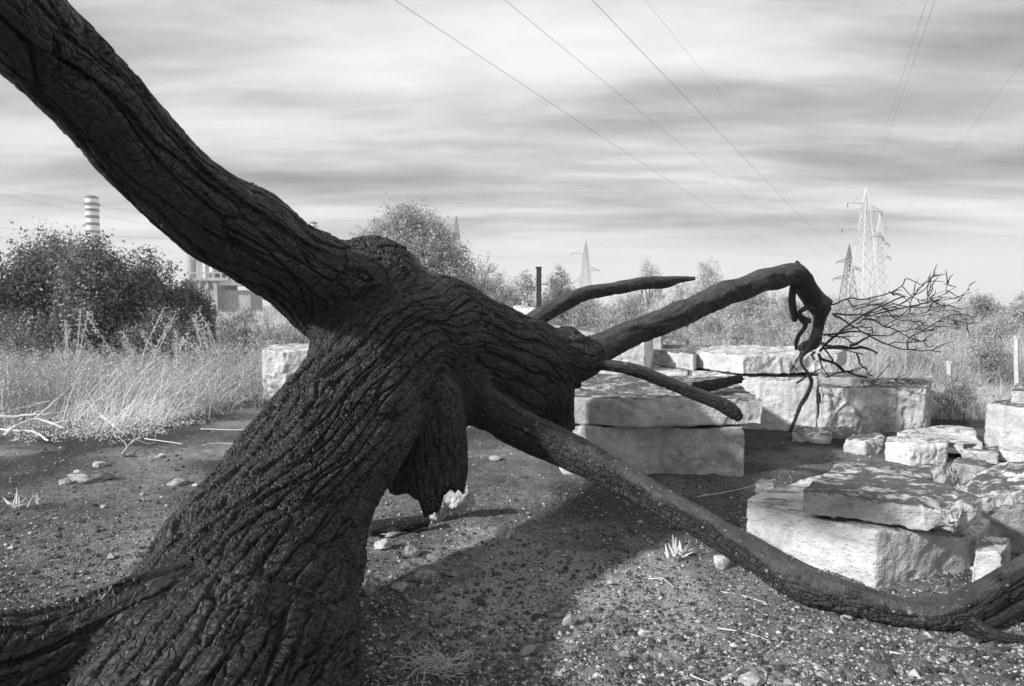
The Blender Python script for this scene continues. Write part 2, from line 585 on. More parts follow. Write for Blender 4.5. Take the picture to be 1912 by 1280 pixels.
LUMPS = [  # px, py, half width, depth : burls fused with the trunk
    (655, 550, 92, 4.15), (700, 545, 102, 4.3), (690, 640, 85, 4.1), (850, 600, 66, 4.85), (905, 612, 52, 5.0), (960, 640, 46, 5.2), (1018, 775, 36, 5.55), (1002, 716, 60, 5.4),
    (850, 780, 30, 4.25), (745, 870, 36, 4.12), (645, 655, 38, 4.1), (1055, 650, 42, 5.35),
]


def build_tree_body():
    root_end = [[-0.72, 0.75, -0.05, .50], [-0.86, 1.35, 0.0, .50]]
    paths = {k: catmull((root_end if k == 'trunk' else []) + px_path(v), 0.05) for k, v in SK.items()}
    bm = bmesh.new()
    for k, C in paths.items():
        V, F, _ = tube(C[::2] if len(C) > 8 else C, 28)
        vs = [bm.verts.new(v) for v in V]
        for f in F:
            try:
                bm.faces.new([vs[i] for i in f])
            except ValueError:
                pass
    for px, py, hw, d in LUMPS:
        bmesh.ops.create_icosphere(bm, subdivisions=3, radius=hw / FPX * d, matrix=Matrix.Translation(P(px, py, d)))
    me = bpy.data.meshes.new('tmp')
    bm.to_mesh(me)
    bm.free()
    o = bpy.data.objects.new('tmp', me)
    COL.objects.link(o)
    for vs, it in ((0.026, 7), (VOX, 3)):
        md = o.modifiers.new('r', 'REMESH')
        md.mode = 'VOXEL'
        md.voxel_size = vs
        sm = o.modifiers.new('s', 'SMOOTH')
        sm.factor, sm.iterations = 0.5, it
    dg = bpy.context.evaluated_depsgraph_get()
    ev = o.evaluated_get(dg)
    m2 = ev.to_mesh()
    V = np.empty(len(m2.vertices) * 3, np.float32)
    m2.vertices.foreach_get('co', V)
    V = V.reshape(-1, 3).astype(float)
    F = np.empty(len(m2.loops), np.int32)
    m2.loops.foreach_get('vertex_index', F)
    assert len(F) == 4 * len(m2.polygons)
    F = F.reshape(-1, 4)
    ev.to_mesh_clear()
    bpy.data.objects.remove(o)
    bpy.data.meshes.remove(me)
    return V, F, paths


TWIST = -0.6


def grain_coords(V, paths, s0):
    """straightened (a, b, s) coordinates, blended where limbs meet"""
    keys = list(paths)
    Q, D = [], []
    for k in keys:      # the trunk's grain spirals gently
        C = paths[k]
        T, N, B = frames(C)
        s = np.concatenate([[0], np.cumsum(np.linalg.norm(np.diff(C[:, :3], axis=0), axis=1))]) + s0[k]
        idx = np.empty(len(V), np.int64)
        sd = np.empty(len(V))
        for c in range(0, len(V), 60000):
            d = np.linalg.norm(V[c:c + 60000, None, :] - C[None, :, :3], axis=2) - C[None, :, 3]
            i = d.argmin(1)
            idx[c:c + 60000] = i
            sd[c:c + 60000] = d[np.arange(len(i)), i]
        off = V - C[idx, :3]
        Q.append(np.stack([(off * N[idx]).sum(1), (off * B[idx]).sum(1), s[idx] + (off * T[idx]).sum(1)], 1) * {'limb': 0.66, 'right': 0.8, 'low': 0.8}.get(k, 0.94))
        if k == 'trunk':
            tw = TWIST * (Q[-1][:, 2] - 1.8)
            za = (Q[-1][:, 0] + 1j * Q[-1][:, 1]) * np.exp(1j * np.clip(tw, -0.5, 2.6))
            Q[-1] = np.stack([za.real, za.imag, Q[-1][:, 2]], 1)
        D.append(sd)
    D = np.stack(D, 1)
    for i in range(1, len(keys)):      # turn and shift each limb's frame so the grain runs on through the fork
        m = (np.abs(D[:, i] - D[:, 0]) < 0.05) & (np.minimum(D[:, i], D[:, 0]) - D.min(1) < 0.02)
        if m.sum() < 30:
            continue
        a_, b_ = Q[i][m], Q[0][m]
        za = (a_[:, 0] - a_[:, 0].mean()) + 1j * (a_[:, 1] - a_[:, 1].mean())
        zb_ = (b_[:, 0] - b_[:, 0].mean()) + 1j * (b_[:, 1] - b_[:, 1].mean())
        rot = np.vdot(za, zb_)
        rot /= abs(rot) + 1e-9
        zq = (Q[i][:, 0] + 1j * Q[i][:, 1]) * rot
        Q[i] = np.stack([zq.real, zq.imag, Q[i][:, 2]], 1)
        Q[i] += b_.mean(0) - Q[i][m].mean(0)
    kk = np.full(len(keys), 0.055)
    kk[keys.index('low')] = 0.016
    w = np.exp(-(D - D.min(1)[:, None]) / kk[None, :])
    w /= w.sum(1)[:, None]
    q = sum(w[:, i:i + 1] * Q[i] for i in range(len(keys)))
    return q, D.argmin(1), keys, w.max(1)


def char_relief(q, pos, amp=1.0):
    """outward displacement of charred wood: long ribs and furrows, cross checks, chunks"""
    w1 = np.stack([vnoise(q * [3.2, 3.2, 2.2], 1), vnoise(q * [3.2, 3.2, 2.2], 2), vnoise(q * [3.2, 3.2, 2.2], 3)], 1)
    w2 = np.stack([vnoise(q * [13, 13, 8], 4), vnoise(q * [13, 13, 8], 5), vnoise(q * [13, 13, 8], 6)], 1)
    g = q + w1 * 0.050 + w2 * 0.006
    big = fbm(pos * 2.1, 2, 21) * 0.040
    lump = fbm(g * [4.5, 4.5, 2.4], 2, 30) * 0.014
    # long ribs with deep furrows between them
    F1, F2, ID = voro(g * [17, 17, 1.3], 7)
    e = F2 - F1
    rib = sstep(0.0, 0.11, e)
    rnd = np.clip(e, 0, 0.7)
    lvl = ((ID >> 5) & 255) / 255.0 - 0.5
    F1, F2, ID2 = voro(g * [33, 33, 4.0], 8)
    sub_ = sstep(0.0, 0.12, F2 - F1)
    # blocks cut by checks across the grain
    F1b, F2b, ID3, OV = voro(g * [13, 13, 20] + lvl[:, None] * 9, 9, 0.8, True)
    chk = sstep(0.0, 0.085, F2b - F1b)
    slope = ((((ID3 >> 3) & 255) / 255.0 - 0.5) * OV[:, 0] + (((ID3 >> 11) & 255) / 255.0 - 0.5) * OV[:, 1] + (((ID3 >> 19) & 255) / 255.0 - 0.5) * OV[:, 2]) * 2
    tilt = ((ID3 >> 7) & 255) / 255.0 - 0.5
    where = sstep(-0.35, 0.15, fbm(g * [3, 3, 2], 2, 50))
    wr = vnoise(g * [12, 12, 60], 60) * 0.6 + vnoise(g * [26, 26, 115], 61) * 0.4
    d = big + lump - (1 - rib) * 0.026 + rnd * 0.004 + lvl * 0.012 * rib - (1 - sub_) * 0.004 \
        - (1 - chk) * 0.014 * where + tilt * 0.004 * chk + slope * 0.006 + wr * 0.0020 + fbm(g * [70, 70, 30], 2, 70) * 0.0010
    pit = sstep(0.40, 0.55, fbm(g * [7, 7, 4], 2, 80))
    return (d - pit * 0.024) * amp


VOX = 0.0054
V, F, paths = build_tree_body()
print('tree body', len(V), time.time() - T0)
s_at = lambda k, i: 0.0
LT = {k: np.concatenate([[0], np.cumsum(np.linalg.norm(np.diff(C[:, :3], axis=0), axis=1))])[-1] for k, C in paths.items()}
s0 = {'trunk': -1.2, 'limb': 2.9, 'low': 0.4, 'right': 3.2, 'stub': 2.9, 'elbow': 4.2}
q, owner, keys, wmax = grain_coords(V, paths, s0)
N = vnormals(V, F)
disp = char_relief(q, V)
rad = {'trunk': 1.0, 'limb': 0.80, 'low': 0.95, 'right': 0.50, 'stub': 0.55, 'elbow': 0.7}
am = np.array([rad[k] for k in keys])[owner] * (0.5 + 0.5 * sstep(.5, .92, wmax))
# smooth the amplitude over the mesh a little
for _ in range(12):
    fa = am[F].mean(1)
    num = np.bincount(F.ravel(), np.repeat(fa, 4), len(V))
    am = num / np.bincount(F.ravel(), minlength=len(V))
# torn lower rim of the hanging stub
# hollow knot with a rolled rim on the near side of the fork, and a second scar below it
for (kx, ky, kd), kr, kp in (((702, 560, 3.9), .075, .060), ((792, 700, 3.95), .050, .035), ((640, 1130, 2.25), .045, .030)):
    kc = P(kx, ky, kd)
    j_ = np.argmin(np.linalg.norm(V - kc, axis=1))
    v_ = V - V[j_]
    rr_ = np.linalg.norm(v_ * np.array([1.0, .7, 1.35]), axis=1) * (1 + .25 * fbm(V * 11, 2, 97))
    disp += -kp * np.exp(-(rr_ / kr) ** 2) + 0.6 * kp * np.exp(-((rr_ - kr * 1.55) / (kr * .45)) ** 2)
    disp += .007 * np.cos(rr_ * 150) * np.exp(-(rr_ / (kr * 2.6)) ** 2)
barky = sstep(0.30, 0.60, N[:, 2] + fbm(q * [9, 9, 4], 3, 95) * 0.9 + 0.05) * (owner == keys.index('right')) * sstep(950, 1120, (V[:, 0] / V[:, 1]) * FPX + 956)
am = am * (1 - 0.65 * barky)
V2 = V + N * (disp * am)[:, None]
st = (owner == keys.index('stub')) | (np.abs(V[:, 1] - 4.1) < .7)
rimx = np.array([700, 725, 745, 762, 778, 790, 800, 812, 822, 830, 834, 840, 850, 860, 869, 874, 890])
rimy = np.array([895, 893, 900, 893, 905, 903, 928, 938, 932, 915, 893, 899, 892, 903, 912, 880, 870])
rz = CAM_H - (rimy - 570) / FPX * 4.1
rx = (rimx - 956) / FPX * 4.1
zr = np.interp(V2[:, 0], rx, rz) + fbm(V * [9, 9, 9], 3, 88) * 0.05 + fbm(V * [22, 22, 3], 2, 89) * 0.04 + np.abs(V2[:, 1] - 3.85) * 0.15
inx = (V2[:, 0] > rx[0]) & (V2[:, 0] < rx[-1]) & st & (V2[:, 1] > 3.55)
V2[:, 2] = np.where(inx & (V2[:, 2] < zr), zr + (V2[:, 2] - zr) * 0.12, V2[:, 2])
tree_base = np.array([*P(470, 1110, 2.5)[:2], 0.0])
tree = empty('fallen_tree', tree_base, 'huge fallen charred black tree lying across the stony clearing on its limbs', 'tree')
NAMES = {'trunk': ('trunk', M_CHAR), 'limb': ('branch', M_CHAR), 'low': ('branch', M_CHAR), 'right': ('branch', M_BURNT)}
PLAB = {'limb': 'thick charred branch rising to the upper left', 'low': 'charred branch stump reaching left at the tree base',
        'right': 'long charred branch sagging to the ground beside the stone slabs'}
lab = np.array([{'stub': 0, 'elbow': 0}.get(k, i) for i, k in enumerate(keys)])[owner]
# smooth ownership near the union so parts split along clean rings
fl = lab[F]
flab = np.where(fl[:, 0] == fl[:, 2], fl[:, 0], fl[:, 1])
for k, (nm, mt) in NAMES.items():
    i = keys.index(k)
    sel = F[flab == i]
    used, inv = np.unique(sel, return_inverse=True)
    o = mesh_obj(nm, V2[used], inv.reshape(-1, 4), mt, tree, True, {'grain': q[used], 'bark': barky[used]})
    if k in PLAB:
        o['label'] = PLAB[k]
print('tree parts', time.time() - T0)


def limb(rows, name='branch', mat=None, parent=tree, sides=40, step=0.018, amp=0.45, label=None, s=0.0, seed=0):
    C = catmull(px_path(rows), step)
    # small bends so nothing is a clean sweep
    k = np.stack([vnoise(np.stack([C[:, 0] * 3 + seed, C[:, 1] * 3, C[:, 2] * 3 + i * 9], 1), seed) for i in range(3)], 1)
    C[:, :3] += k * C[:, 3:4] * 0.20
    V, F, g = tube(C, sides)
    Fq = np.array([f if len(f) == 4 else f + [f[2]] for f in F])
    N = vnormals(V, np.array([[f[0], f[1], f[2]] for f in F]))
    g[:, 2] += s
    d = char_relief(g + seed * 1.7, V * 1.3 + seed, amp) * np.clip(C[:, 3].max() * 9, 0.2, 1.0)
    if name == 'twig' or C[:, 3].max() < 0.03:
        d = d * 0.5
    bk = sstep(0.1, 0.5, N[:, 2] + fbm(g * [9, 9, 4] + seed, 3, 95) * 0.9) if len(rows) > 5 and C[:, 3].max() > .05 else np.zeros(len(V))
    V = V + N * (d * (1 - .35 * bk))[:, None]
    o = mesh_obj(name, V, F, mat or M_BURNT, parent, True, {'grain': g, 'bark': bk})
    if label:
        o['label'] = label
    return o


limb([(1050, 672, 38, 5.35), (1085, 668, 36, 5.42), (1130, 642, 27, 5.6), (1190, 616, 25, 5.85), (1260, 590, 24, 6.15), (1330, 560, 24, 6.5),
      (1390, 536, 22, 6.85), (1450, 518, 21, 7.2), (1487, 512, 20, 7.45), (1507, 535, 19, 7.55), (1527, 563, 20, 7.62), (1541, 578, 21, 7.6)],
     sides=56, label='long grey topped branch rising to a sharp elbow above the slabs', s=5, seed=3)
limb([(975, 625, 16, 5.15), (992, 604, 17, 5.2), (1020, 586, 16, 5.35), (1060, 562, 16, 5.55), (1110, 545, 14, 5.8), (1160, 534, 13, 6.0),
      (1210, 527, 12, 6.2), (1245, 526, 11, 6.35), (1270, 521, 6, 6.45), (1297, 519, 3, 6.5)], sides=40,
     label='short curved branch arching up behind the trunk', s=9, seed=5)
limb([(1060, 688, 12, 5.3), (1100, 684, 9, 5.3), (1150, 686, 12, 5.35), (1200, 697, 13, 5.4), (1250, 716, 12, 5.45), (1300, 736, 12, 5.5),
      (1340, 752, 13, 5.52), (1368, 768, 14, 5.55), (1382, 780, 9, 5.56)], sides=36, label='thin black branch drooping over the stone slab', s=12, seed=7)
limb([(1052, 712, 16, 5.35), (1068, 715, 12, 5.4), (1082, 714, 10, 5.42)], sides=24, s=2, seed=8)
limb([(1488, 505, 14, 7.45), (1489, 494, 7, 7.45), (1488, 487, 2, 7.45)], sides=16, name='snag', s=2, seed=9)
# hanging stem below the elbow and its thin whip that reaches the ground
limb([(1535, 572, 15, 7.6), (1530, 595, 11, 7.6), (1526, 618, 10, 7.6), (1518, 638, 13, 7.58), (1505, 650, 10, 7.55), (1497, 662, 6, 7.5),
      (1496, 678, 4.2, 7.5), (1508, 695, 4.2, 7.5), (1515, 712, 4, 7.5), (1509, 733, 4, 7.5), (1494, 760, 4, 7.55), (1484, 785, 3.4, 7.6), (1475, 806, 3, 7.6)],
     sides=22, label='hanging stem whose thin whip reaches the ground', s=1, seed=11)
limb([(1484, 528, 9, 7.5), (1478, 555, 7, 7.5), (1480, 575, 7, 7.48), (1483, 592, 7, 7.45), (1484, 600, 5, 7.45)], sides=20, s=1, seed=13)
limb([(1522, 580, 6, 7.5), (1508, 574, 5, 7.45), (1496, 580, 5, 7.4), (1490, 586, 4, 7.4)], sides=16, s=3, seed=14)
limb([(1492, 586, 4, 7.4), (1502, 599, 7, 7.4), (1511, 599, 5, 7.42)], sides=16, s=3, seed=15)
limb([(1505, 596, 5, 7.4), (1502, 612, 4, 7.35), (1492, 625, 4, 7.3), (1487, 640, 3.6, 7.3), (1487, 653, 2, 7.3)], sides=14, s=3, seed=16)
limb([(1520, 640, 11, 7.6), (1506, 642, 9, 7.56), (1494, 650, 6, 7.5)], sides=18, s=4, seed=17)

TW = [  # traced in a local frame: origin (1440,480), 3.766 units per photograph pixel; last item = width
    ([(425, 330), (520, 290), (570, 285), (690, 290), (830, 245), (915, 200), (950, 155), (1050, 190)], 7),
    ([(915, 200), (990, 270), (1060, 300), (1190, 270), (1300, 210)], 4), ([(530, 295), (560, 335), (600, 357)], 5), ([(830, 240), (868, 264)], 4),
    ([(340, 660), (400, 600), (480, 530), (600, 430), (720, 370), (780, 335), (850, 310), (940, 275)], 12),
    ([(430, 400), (560, 400), (640, 408), (760, 420)], 9), ([(590, 370), (660, 340), (740, 325), (770, 332)], 5),
    ([(430, 400), (480, 430), (540, 465), (600, 500), (690, 555)], 10),
    ([(850, 320), (930, 345), (1060, 350), (1150, 345), (1250, 330), (1370, 285)], 5),
    ([(720, 400), (850, 370), (960, 350), (1090, 320), (1180, 300), (1265, 290)], 7),
    ([(960, 390), (1000, 270), (1040, 215), (1100, 160), (1160, 110)], 5), ([(1090, 320), (1105, 260), (1130, 200)], 4),
    ([(640, 430), (720, 440), (800, 490), (850, 510), (940, 550), (1040, 595)], 8),
    ([(800, 490), (830, 460), (900, 440), (980, 440), (1090, 460)], 5),
    ([(700, 560), (760, 595), (830, 620), (950, 645), (1060, 660), (1190, 662)], 8),
    ([(960, 645), (950, 600), (1000, 550), (1080, 510), (1150, 465), (1240, 420), (1310, 400), (1430, 420)], 6),
    ([(850, 530), (920, 515), (1000, 510), (1110, 515), (1220, 525)], 5),
    ([(370, 545), (480, 530), (560, 520), (640, 530), (720, 550), (800, 550), (860, 540)], 9),
    ([(830, 615), (880, 600), (940, 600), (1060, 598), (1090, 580)], 5),
    ([(350, 610), (430, 630), (560, 635), (640, 635), (700, 660), (745, 680)], 16),
    ([(560, 620), (640, 590), (690, 560)], 13), ([(370, 640), (450, 640), (560, 655), (650, 688)], 10),
    ([(600, 680), (620, 740), (670, 800), (715, 845)], 8),
    ([(335, 680), (370, 715), (430, 740), (500, 790), (530, 810), (680, 845)], 14),
    ([(180, 880), (260, 820), (340, 780)], 10), ([(380, 840), (500, 810), (560, 797), (600, 800)], 7),
    ([(380, 650), (420, 700), (460, 760), (510, 810)], 8), ([(335, 700), (340, 740), (370, 790), (400, 832)], 7),
    ([(210, 660), (180, 710), (150, 750), (155, 780)], 5),
    ([(780, 340), (830, 390), (880, 410), (960, 400), (1100, 380), (1240, 340)], 5),
    ([(600, 470), (640, 440), (690, 400), (740, 370)], 6), ([(400, 550), (500, 560), (545, 590), (570, 620)], 7),
    ([(1050, 190), (1090, 180), (1130, 150), (1170, 120)], 3), ([(1240, 260), (1235, 215), (1250, 170)], 3),
    ([(1290, 300), (1370, 240), (1395, 200)], 3), ([(640, 400), (760, 380), (900, 330), (960, 300)], 6),
    ([(870, 400), (900, 420), (980, 410), (1100, 408), (1200, 385), (1290, 370)], 4), ([(480, 530), (600, 490), (700, 500), (690, 520)], 6),
    ([(1010, 560), (1040, 585), (1080, 590)], 4), ([(740, 430), (800, 410), (860, 420)], 4), ([(300, 670), (290, 690), (305, 720)], 12),
    ([(1060, 300), (1100, 290), (1180, 250), (1240, 230)], 3), ([(1240, 420), (1300, 450), (1360, 470)], 3), ([(1310, 400), (1370, 440), (1370, 490)], 3),
    ([(780, 850), (840, 858), (900, 862)], 3), ([(640, 870), (720, 865), (800, 850)], 5),
]
crown = Acc()
tw_parts = []
rr = random.Random(5)
for ti, (pts, w) in enumerate(TW):
    d0 = 7.6 + rr.uniform(-0.25, 0.35)
    d1 = d0 + rr.uniform(-0.3, 0.6)
    n = len(pts)
    rows = []
    for j, (a, b) in enumerate(pts):
        t = j / max(1, n - 1)
        wob = (rr.uniform(-5, 5), rr.uniform(-5, 5)) if 0 < j < n - 1 else (0, 0)
        rows.append((1440 + (a + wob[0]) / 3.766, 480 + (b + wob[1]) / 3.766, w / 3.766 * 0.62 * (1.3 - 0.65 * t), d0 + (d1 - d0) * t))
    C = catmull(px_path(rows), 0.03)
    C[:, :3] += np.stack([vnoise(C[:, :3] * 9 + 3 * i, 90 + i) for i in range(3)], 1) * 0.012
    V, F, g = tube(C, 7)
    o = mesh_obj('twig', V, F, M_TWIG, tree, True, {'grain': g + ti})
    # side shoots belong to their twig
    if w <= 9:
        for q_ in range(rr.randint(2, 5)):
            j = rr.randint(len(C) // 3, len(C) - 1)
            T_ = C[min(j + 1, len(C) - 1), :3] - C[max(j - 1, 0), :3]
            T_ /= np.linalg.norm(T_) + 1e-9
            dirn = T_ * 0.9 + np.array([rr.uniform(-.2, .6), rr.uniform(-.7, .7), rr.uniform(-.6, .9)])
            dirn /= np.linalg.norm(dirn)
            L = rr.uniform(0.06, 0.25)
            p0 = C[j, :3]
            side = np.array([rr.uniform(-1, 1), rr.uniform(-1, 1), rr.uniform(-1, 1)]) * L * 0.12
            row = [[*p0, 0.0065], [*(p0 + dirn * L * 0.5 + side), 0.005], [*(p0 + dirn * L), 0.0025]]
            Vs, Fs, gs = tube_tri(catmull(row, 0.04), 5)
            mesh_obj('shoot', Vs, Fs, M_TWIG, o, True, {'grain': gs})
print('twigs', time.time() - T0)

limb([(1822, 1178, 10, 3.08), (1862, 1156, 12, 3.14), (1915, 1127, 12, 3.28), (1990, 1090, 11, 3.45)], sides=26, s=1, seed=23, label='thin charred branch running off the right edge under the sagging one')
# broken stubs and the forked end resting on the ground at the far right
limb([(1800, 1160, 20, 3.12), (1835, 1180, 18, 3.06), (1880, 1190, 12, 3.02), (1925, 1192, 6, 3.0)], sides=30, s=1, seed=21, label='flaking branch end lying on the ground')
limb([(1800, 1152, 14, 3.12), (1822, 1172, 12, 3.08), (1850, 1192, 6, 3.03)], sides=26, name='snag', s=5, seed=22)


# ---------------------------------------------------------------- ground
def hz(x, y):
    """terrain height"""
    x, y = np.asarray(x, float), np.asarray(y, float)
    p = np.stack([x, y, np.zeros_like(x)], -1).reshape(-1, 3)
    r = np.hypot(x, y)
    far = sstep(11, 22, r)
    h = 1.05 * np.exp(-((x - 6.5) / 6.5) ** 2 - ((y - 25) / 6.0) ** 2)
    h = h + 0.5 * np.exp(-((x + 9) / 7) ** 2 - ((y - 30) / 9.0) ** 2)
    n = (fbm(p * 0.35, 3, 300) * 0.14).reshape(x.shape) * far + (fbm(p * 1.4, 3, 305) * 0.022).reshape(x.shape)
    return (h + n) * (1 - sstep(300, 900, r) * 0.5)


def build_ground():
    fa = np.linspace(-62, 62, 760)
    ca = np.linspace(62, 298, 60)[1:-1]
    ang = np.radians(np.concatenate([fa, ca]))
    r1 = np.linspace(0.25, 2.0, 20, endpoint=False)
    r2 = 2.0 * np.exp(np.linspace(0, math.log(12 / 2.0), 430, endpoint=False))
    r3 = 12 * np.exp(np.linspace(0, math.log(6000 / 12), 150))
    rad = np.concatenate([r1, r2, r3])
    na, nr = len(ang), len(rad)
    A, Rr = np.meshgrid(ang, rad)
    X, Y = (np.sin(A) * Rr).ravel(), (np.cos(A) * Rr).ravel()
    Z = hz(X, Y)
    p = np.stack([X, Y, np.zeros_like(X)], 1)
    near = 1 - sstep(9, 16, Rr.ravel())
    micro = fbm(p * 6.0, 4, 320, 0.6) * 0.016 + fbm(p * 24, 3, 330, 0.6) * 0.011
    Z = Z + micro * near
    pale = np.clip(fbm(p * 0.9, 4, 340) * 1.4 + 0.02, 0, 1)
    for px, py, s, a in [(960, 1060, 0.45, 1.8), (1080, 1110, 0.5, 1.8), (880, 1120, 0.4, 1.1), (1150, 1180, 0.5, 0.75), (870, 1030, 0.35, 0.5), (1560, 1190, 0.5, 0.6),  # strongest spots paint a sunlit look into the gritty soil beside the trunk
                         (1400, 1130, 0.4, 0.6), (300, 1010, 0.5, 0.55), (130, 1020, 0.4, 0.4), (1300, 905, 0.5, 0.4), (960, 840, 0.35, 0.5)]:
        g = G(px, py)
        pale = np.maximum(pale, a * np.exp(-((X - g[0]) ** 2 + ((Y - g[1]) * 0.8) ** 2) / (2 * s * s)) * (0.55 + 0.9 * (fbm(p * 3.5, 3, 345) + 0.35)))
    meadow = sstep(10.5, 14, Rr.ravel() + fbm(p * 0.8, 3, 350) * 2)
    V = np.vstack([[0, 0, float(hz(0, 0))], np.stack([X, Y, Z], 1)])
    i = np.arange(nr - 1)[:, None] * na + 1
    j = np.arange(na)[None, :]
    k = (j + 1) % na
    F = np.stack([i + j, i + k, i + na + k, i + na + j], -1).reshape(-1, 4)[:, ::-1]
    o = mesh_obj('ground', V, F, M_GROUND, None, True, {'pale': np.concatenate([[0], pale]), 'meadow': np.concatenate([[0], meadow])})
    tag(o, kind='structure', label='dark ashy soil strewn with grit running off into the meadow', cat='ground')


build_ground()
print('ground', time.time() - T0)


# ---------------------------------------------------------------- stone blocks
def block(name, label, cat, top, zb, mat, vox=0.022, rough=1.0, streak=0.0, rnd=3, group=None, under=0.0, seed=0, carve=(), broken=None, parent=None):
    """quarried block: top = world points (x, y, z) round its upper face, zb = bottom level (or thickness if negative)"""
    T = np.array(top, float)
    area = 0.5 * np.sum(T[:, 0] * np.roll(T[:, 1], -1) - np.roll(T[:, 0], -1) * T[:, 1])
    if area < 0:
        T = T[::-1]
    Bt = T.copy()
    Bt[:, 2] = zb if zb >= -0.04 else T[:, 2] + zb
    if zb == 0:
        Bt[:, 2] = -0.05
    c = T[:, :2].mean(0)
    if under:
        Bt[:, :2] = c + (Bt[:, :2] - c) * (1 - under)
    n = len(T)
    bm = bmesh.new()
    a = [bm.verts.new(v) for v in Bt]
    b = [bm.verts.new(v) for v in T]
    bm.faces.new(a[::-1])
    bm.faces.new(b)
    for i in range(n):
        bm.faces.new([a[i], a[(i + 1) % n], b[(i + 1) % n], b[i]])
    me = bpy.data.meshes.new('tmp')
    bm.to_mesh(me)
    bm.free()
    o = bpy.data.objects.new('tmp', me)
    COL.objects.link(o)
    md = o.modifiers.new('r', 'REMESH')
    md.mode, md.voxel_size = 'VOXEL', vox * 0.75
    sm = o.modifiers.new('s', 'SMOOTH')
    sm.factor, sm.iterations = 0.5, max(2, int(rnd * 1.2))
    ev = o.evaluated_get(bpy.context.evaluated_depsgraph_get())
    m2 = ev.to_mesh()
    V = np.empty(len(m2.vertices) * 3, np.float32)
    m2.vertices.foreach_get('co', V)
    V = V.reshape(-1, 3).astype(float)
    F = np.empty(len(m2.loops), np.int32)
    m2.loops.foreach_get('vertex_index', F)
    F = F.reshape(-1, 4)
    ev.to_mesh_clear()
    bpy.data.objects.remove(o)
    bpy.data.meshes.remove(me)
    N = vnormals(V, F)
    Q = V + seed * 3.31
    side = 1 - np.abs(N[:, 2])
    d = fbm(Q * 1.6, 2, 400) * 0.030 + fbm(Q * 7, 4, 410, 0.6) * 0.011 * rough + fbm(Q * 26, 3, 420, 0.65) * 0.008 * rough
    # spalls and knocked edges
    F1, F2, ID = voro(Q * 3.2, 17)
    d -= (((ID >> 4) & 255) / 255.0 > 0.66) * sstep(0.0, 0.10, F2 - F1) * 0.014 * rough
    d -= sstep(0.25, 0.4, fbm(Q * 12, 3, 430)) * 0.009 * rough
    if streak:
        d += fbm(Q * [8, 8, 1.6], 3, 440, 0.6) * 0.045 * streak * side
        d += fbm(Q * [15, 15, 5], 3, 450, 0.6) * 0.018 * streak * side
    if broken is not None:
        bc, br, bs = broken
        m = sstep(br, br * 0.4, np.linalg.norm(V[:, :2] - np.array(bc)[:2], axis=1))
        d += m * (fbm(Q * 7, 3, 460) - 0.25) * bs
    V = V + N * d[:, None]
    for cc, cr, cd, ax in carve:
        q_ = (V - np.array(cc)) / np.array(cr)
        m = sstep(1.25, 0.8, np.abs(q_).max(1))
        V += np.array(ax) * (m * cd)[:, None]
    loc = np.array([c[0], c[1], max(0.0, Bt[:, 2].min())])
    o = mesh_obj(name, V, F, mat, None, True, None, loc)
    return tag(o, label, cat, group)


def XY(px, d, z):
    return [(px - 956) / FPX * d, d, z]


def off(p, dx, dy, dz=0):
    return [p[0] + dx, p[1] + dy, p[2] + dz]


# nearest pair on the right: a fat block with a slab laid across it
block('stone_block', 'big pale block under the broken slab, behind the sagging branch', 'stone block',
      [G(1388, 930, .31), G(1635, 990, .31), G(1815, 1006, .20), G(1860, 960, .2), G(1700, 885, .3), G(1531, 884, .31), G(1440, 905, .31)], 0, M_STONE_W,
      0.015, 0.7, 0.15, 4, seed=1, under=0.03)
block('stone_slab', 'nearest lichen-topped slab with a jagged right end, lying on the big block', 'stone slab',
      [G(1497, 912, .47), G(1797, 952, .45), G(1833, 930, .44), G(1640, 861, .47), G(1611, 854, .47), G(1573, 861, .47)], -0.15, M_STONE,
      0.013, 0.8, 0.1, 3, seed=2, broken=(G(1815, 945, .45), 0.26, 0.10))
block('stone_block', 'shaded dark-faced block at the right edge behind the broken slab', 'stone block',
      [G(1815, 942, .3), G(2060, 950, .3), G(2060, 900, .3), G(1840, 905, .3)], 0, M_STONE_G, 0.02, 1.0, 0.2, 3, seed=3)
block('stone_slab', 'rough slab leaning on the dark-faced block at the right edge', 'stone slab',
      [G(1776, 905, .26), G(1832, 930, .33), G(2000, 892, .45), G(2000, 858, .45), G(1868, 863, .40)], -0.14, M_STONE, 0.016, 1.5, 0.6, 3, seed=4)
block('stone_block', 'small pale stone between the big block and the right edge', 'stone block',
      [G(1815, 1022, .2), G(1874, 1030, .2), G(1890, 1000, .2), G(1830, 995, .22)], 0, M_STONE_W, 0.014, 1.0, 0.0, 3, seed=5)
block('stone_chunk', 'small dark stone tucked behind the left corner of the big pale block', 'stone',
      [G(1412, 905, .09), G(1445, 908, .09), G(1448, 893, .1), G(1422, 892, .1)], 0, M_STONE_G, 0.01, 1.0, 0, 4, seed=51)
# the pair behind the trunk
block('stone_block', 'shaded block under the long slab, just behind the tree fork', 'stone block',
      [G(1048, 796, .43), G(1392, 797, .43), off(G(1392, 797, .43), -.1, 1.5), off(G(1048, 796, .43), 0, 1.5)], 0, M_STONE, 0.022, 0.9, 0.35, 3, seed=6)
block('stone_slab', 'long thick slab with the black branch drooping over it', 'stone slab',
      [G(1042, 738, .69), G(1150, 744, .69), G(1428, 742, .69), G(1345, 700, .69), G(1042, 694, .69)], -0.25, M_STONE, 0.02, 1.0, 0.15, 3, seed=7)
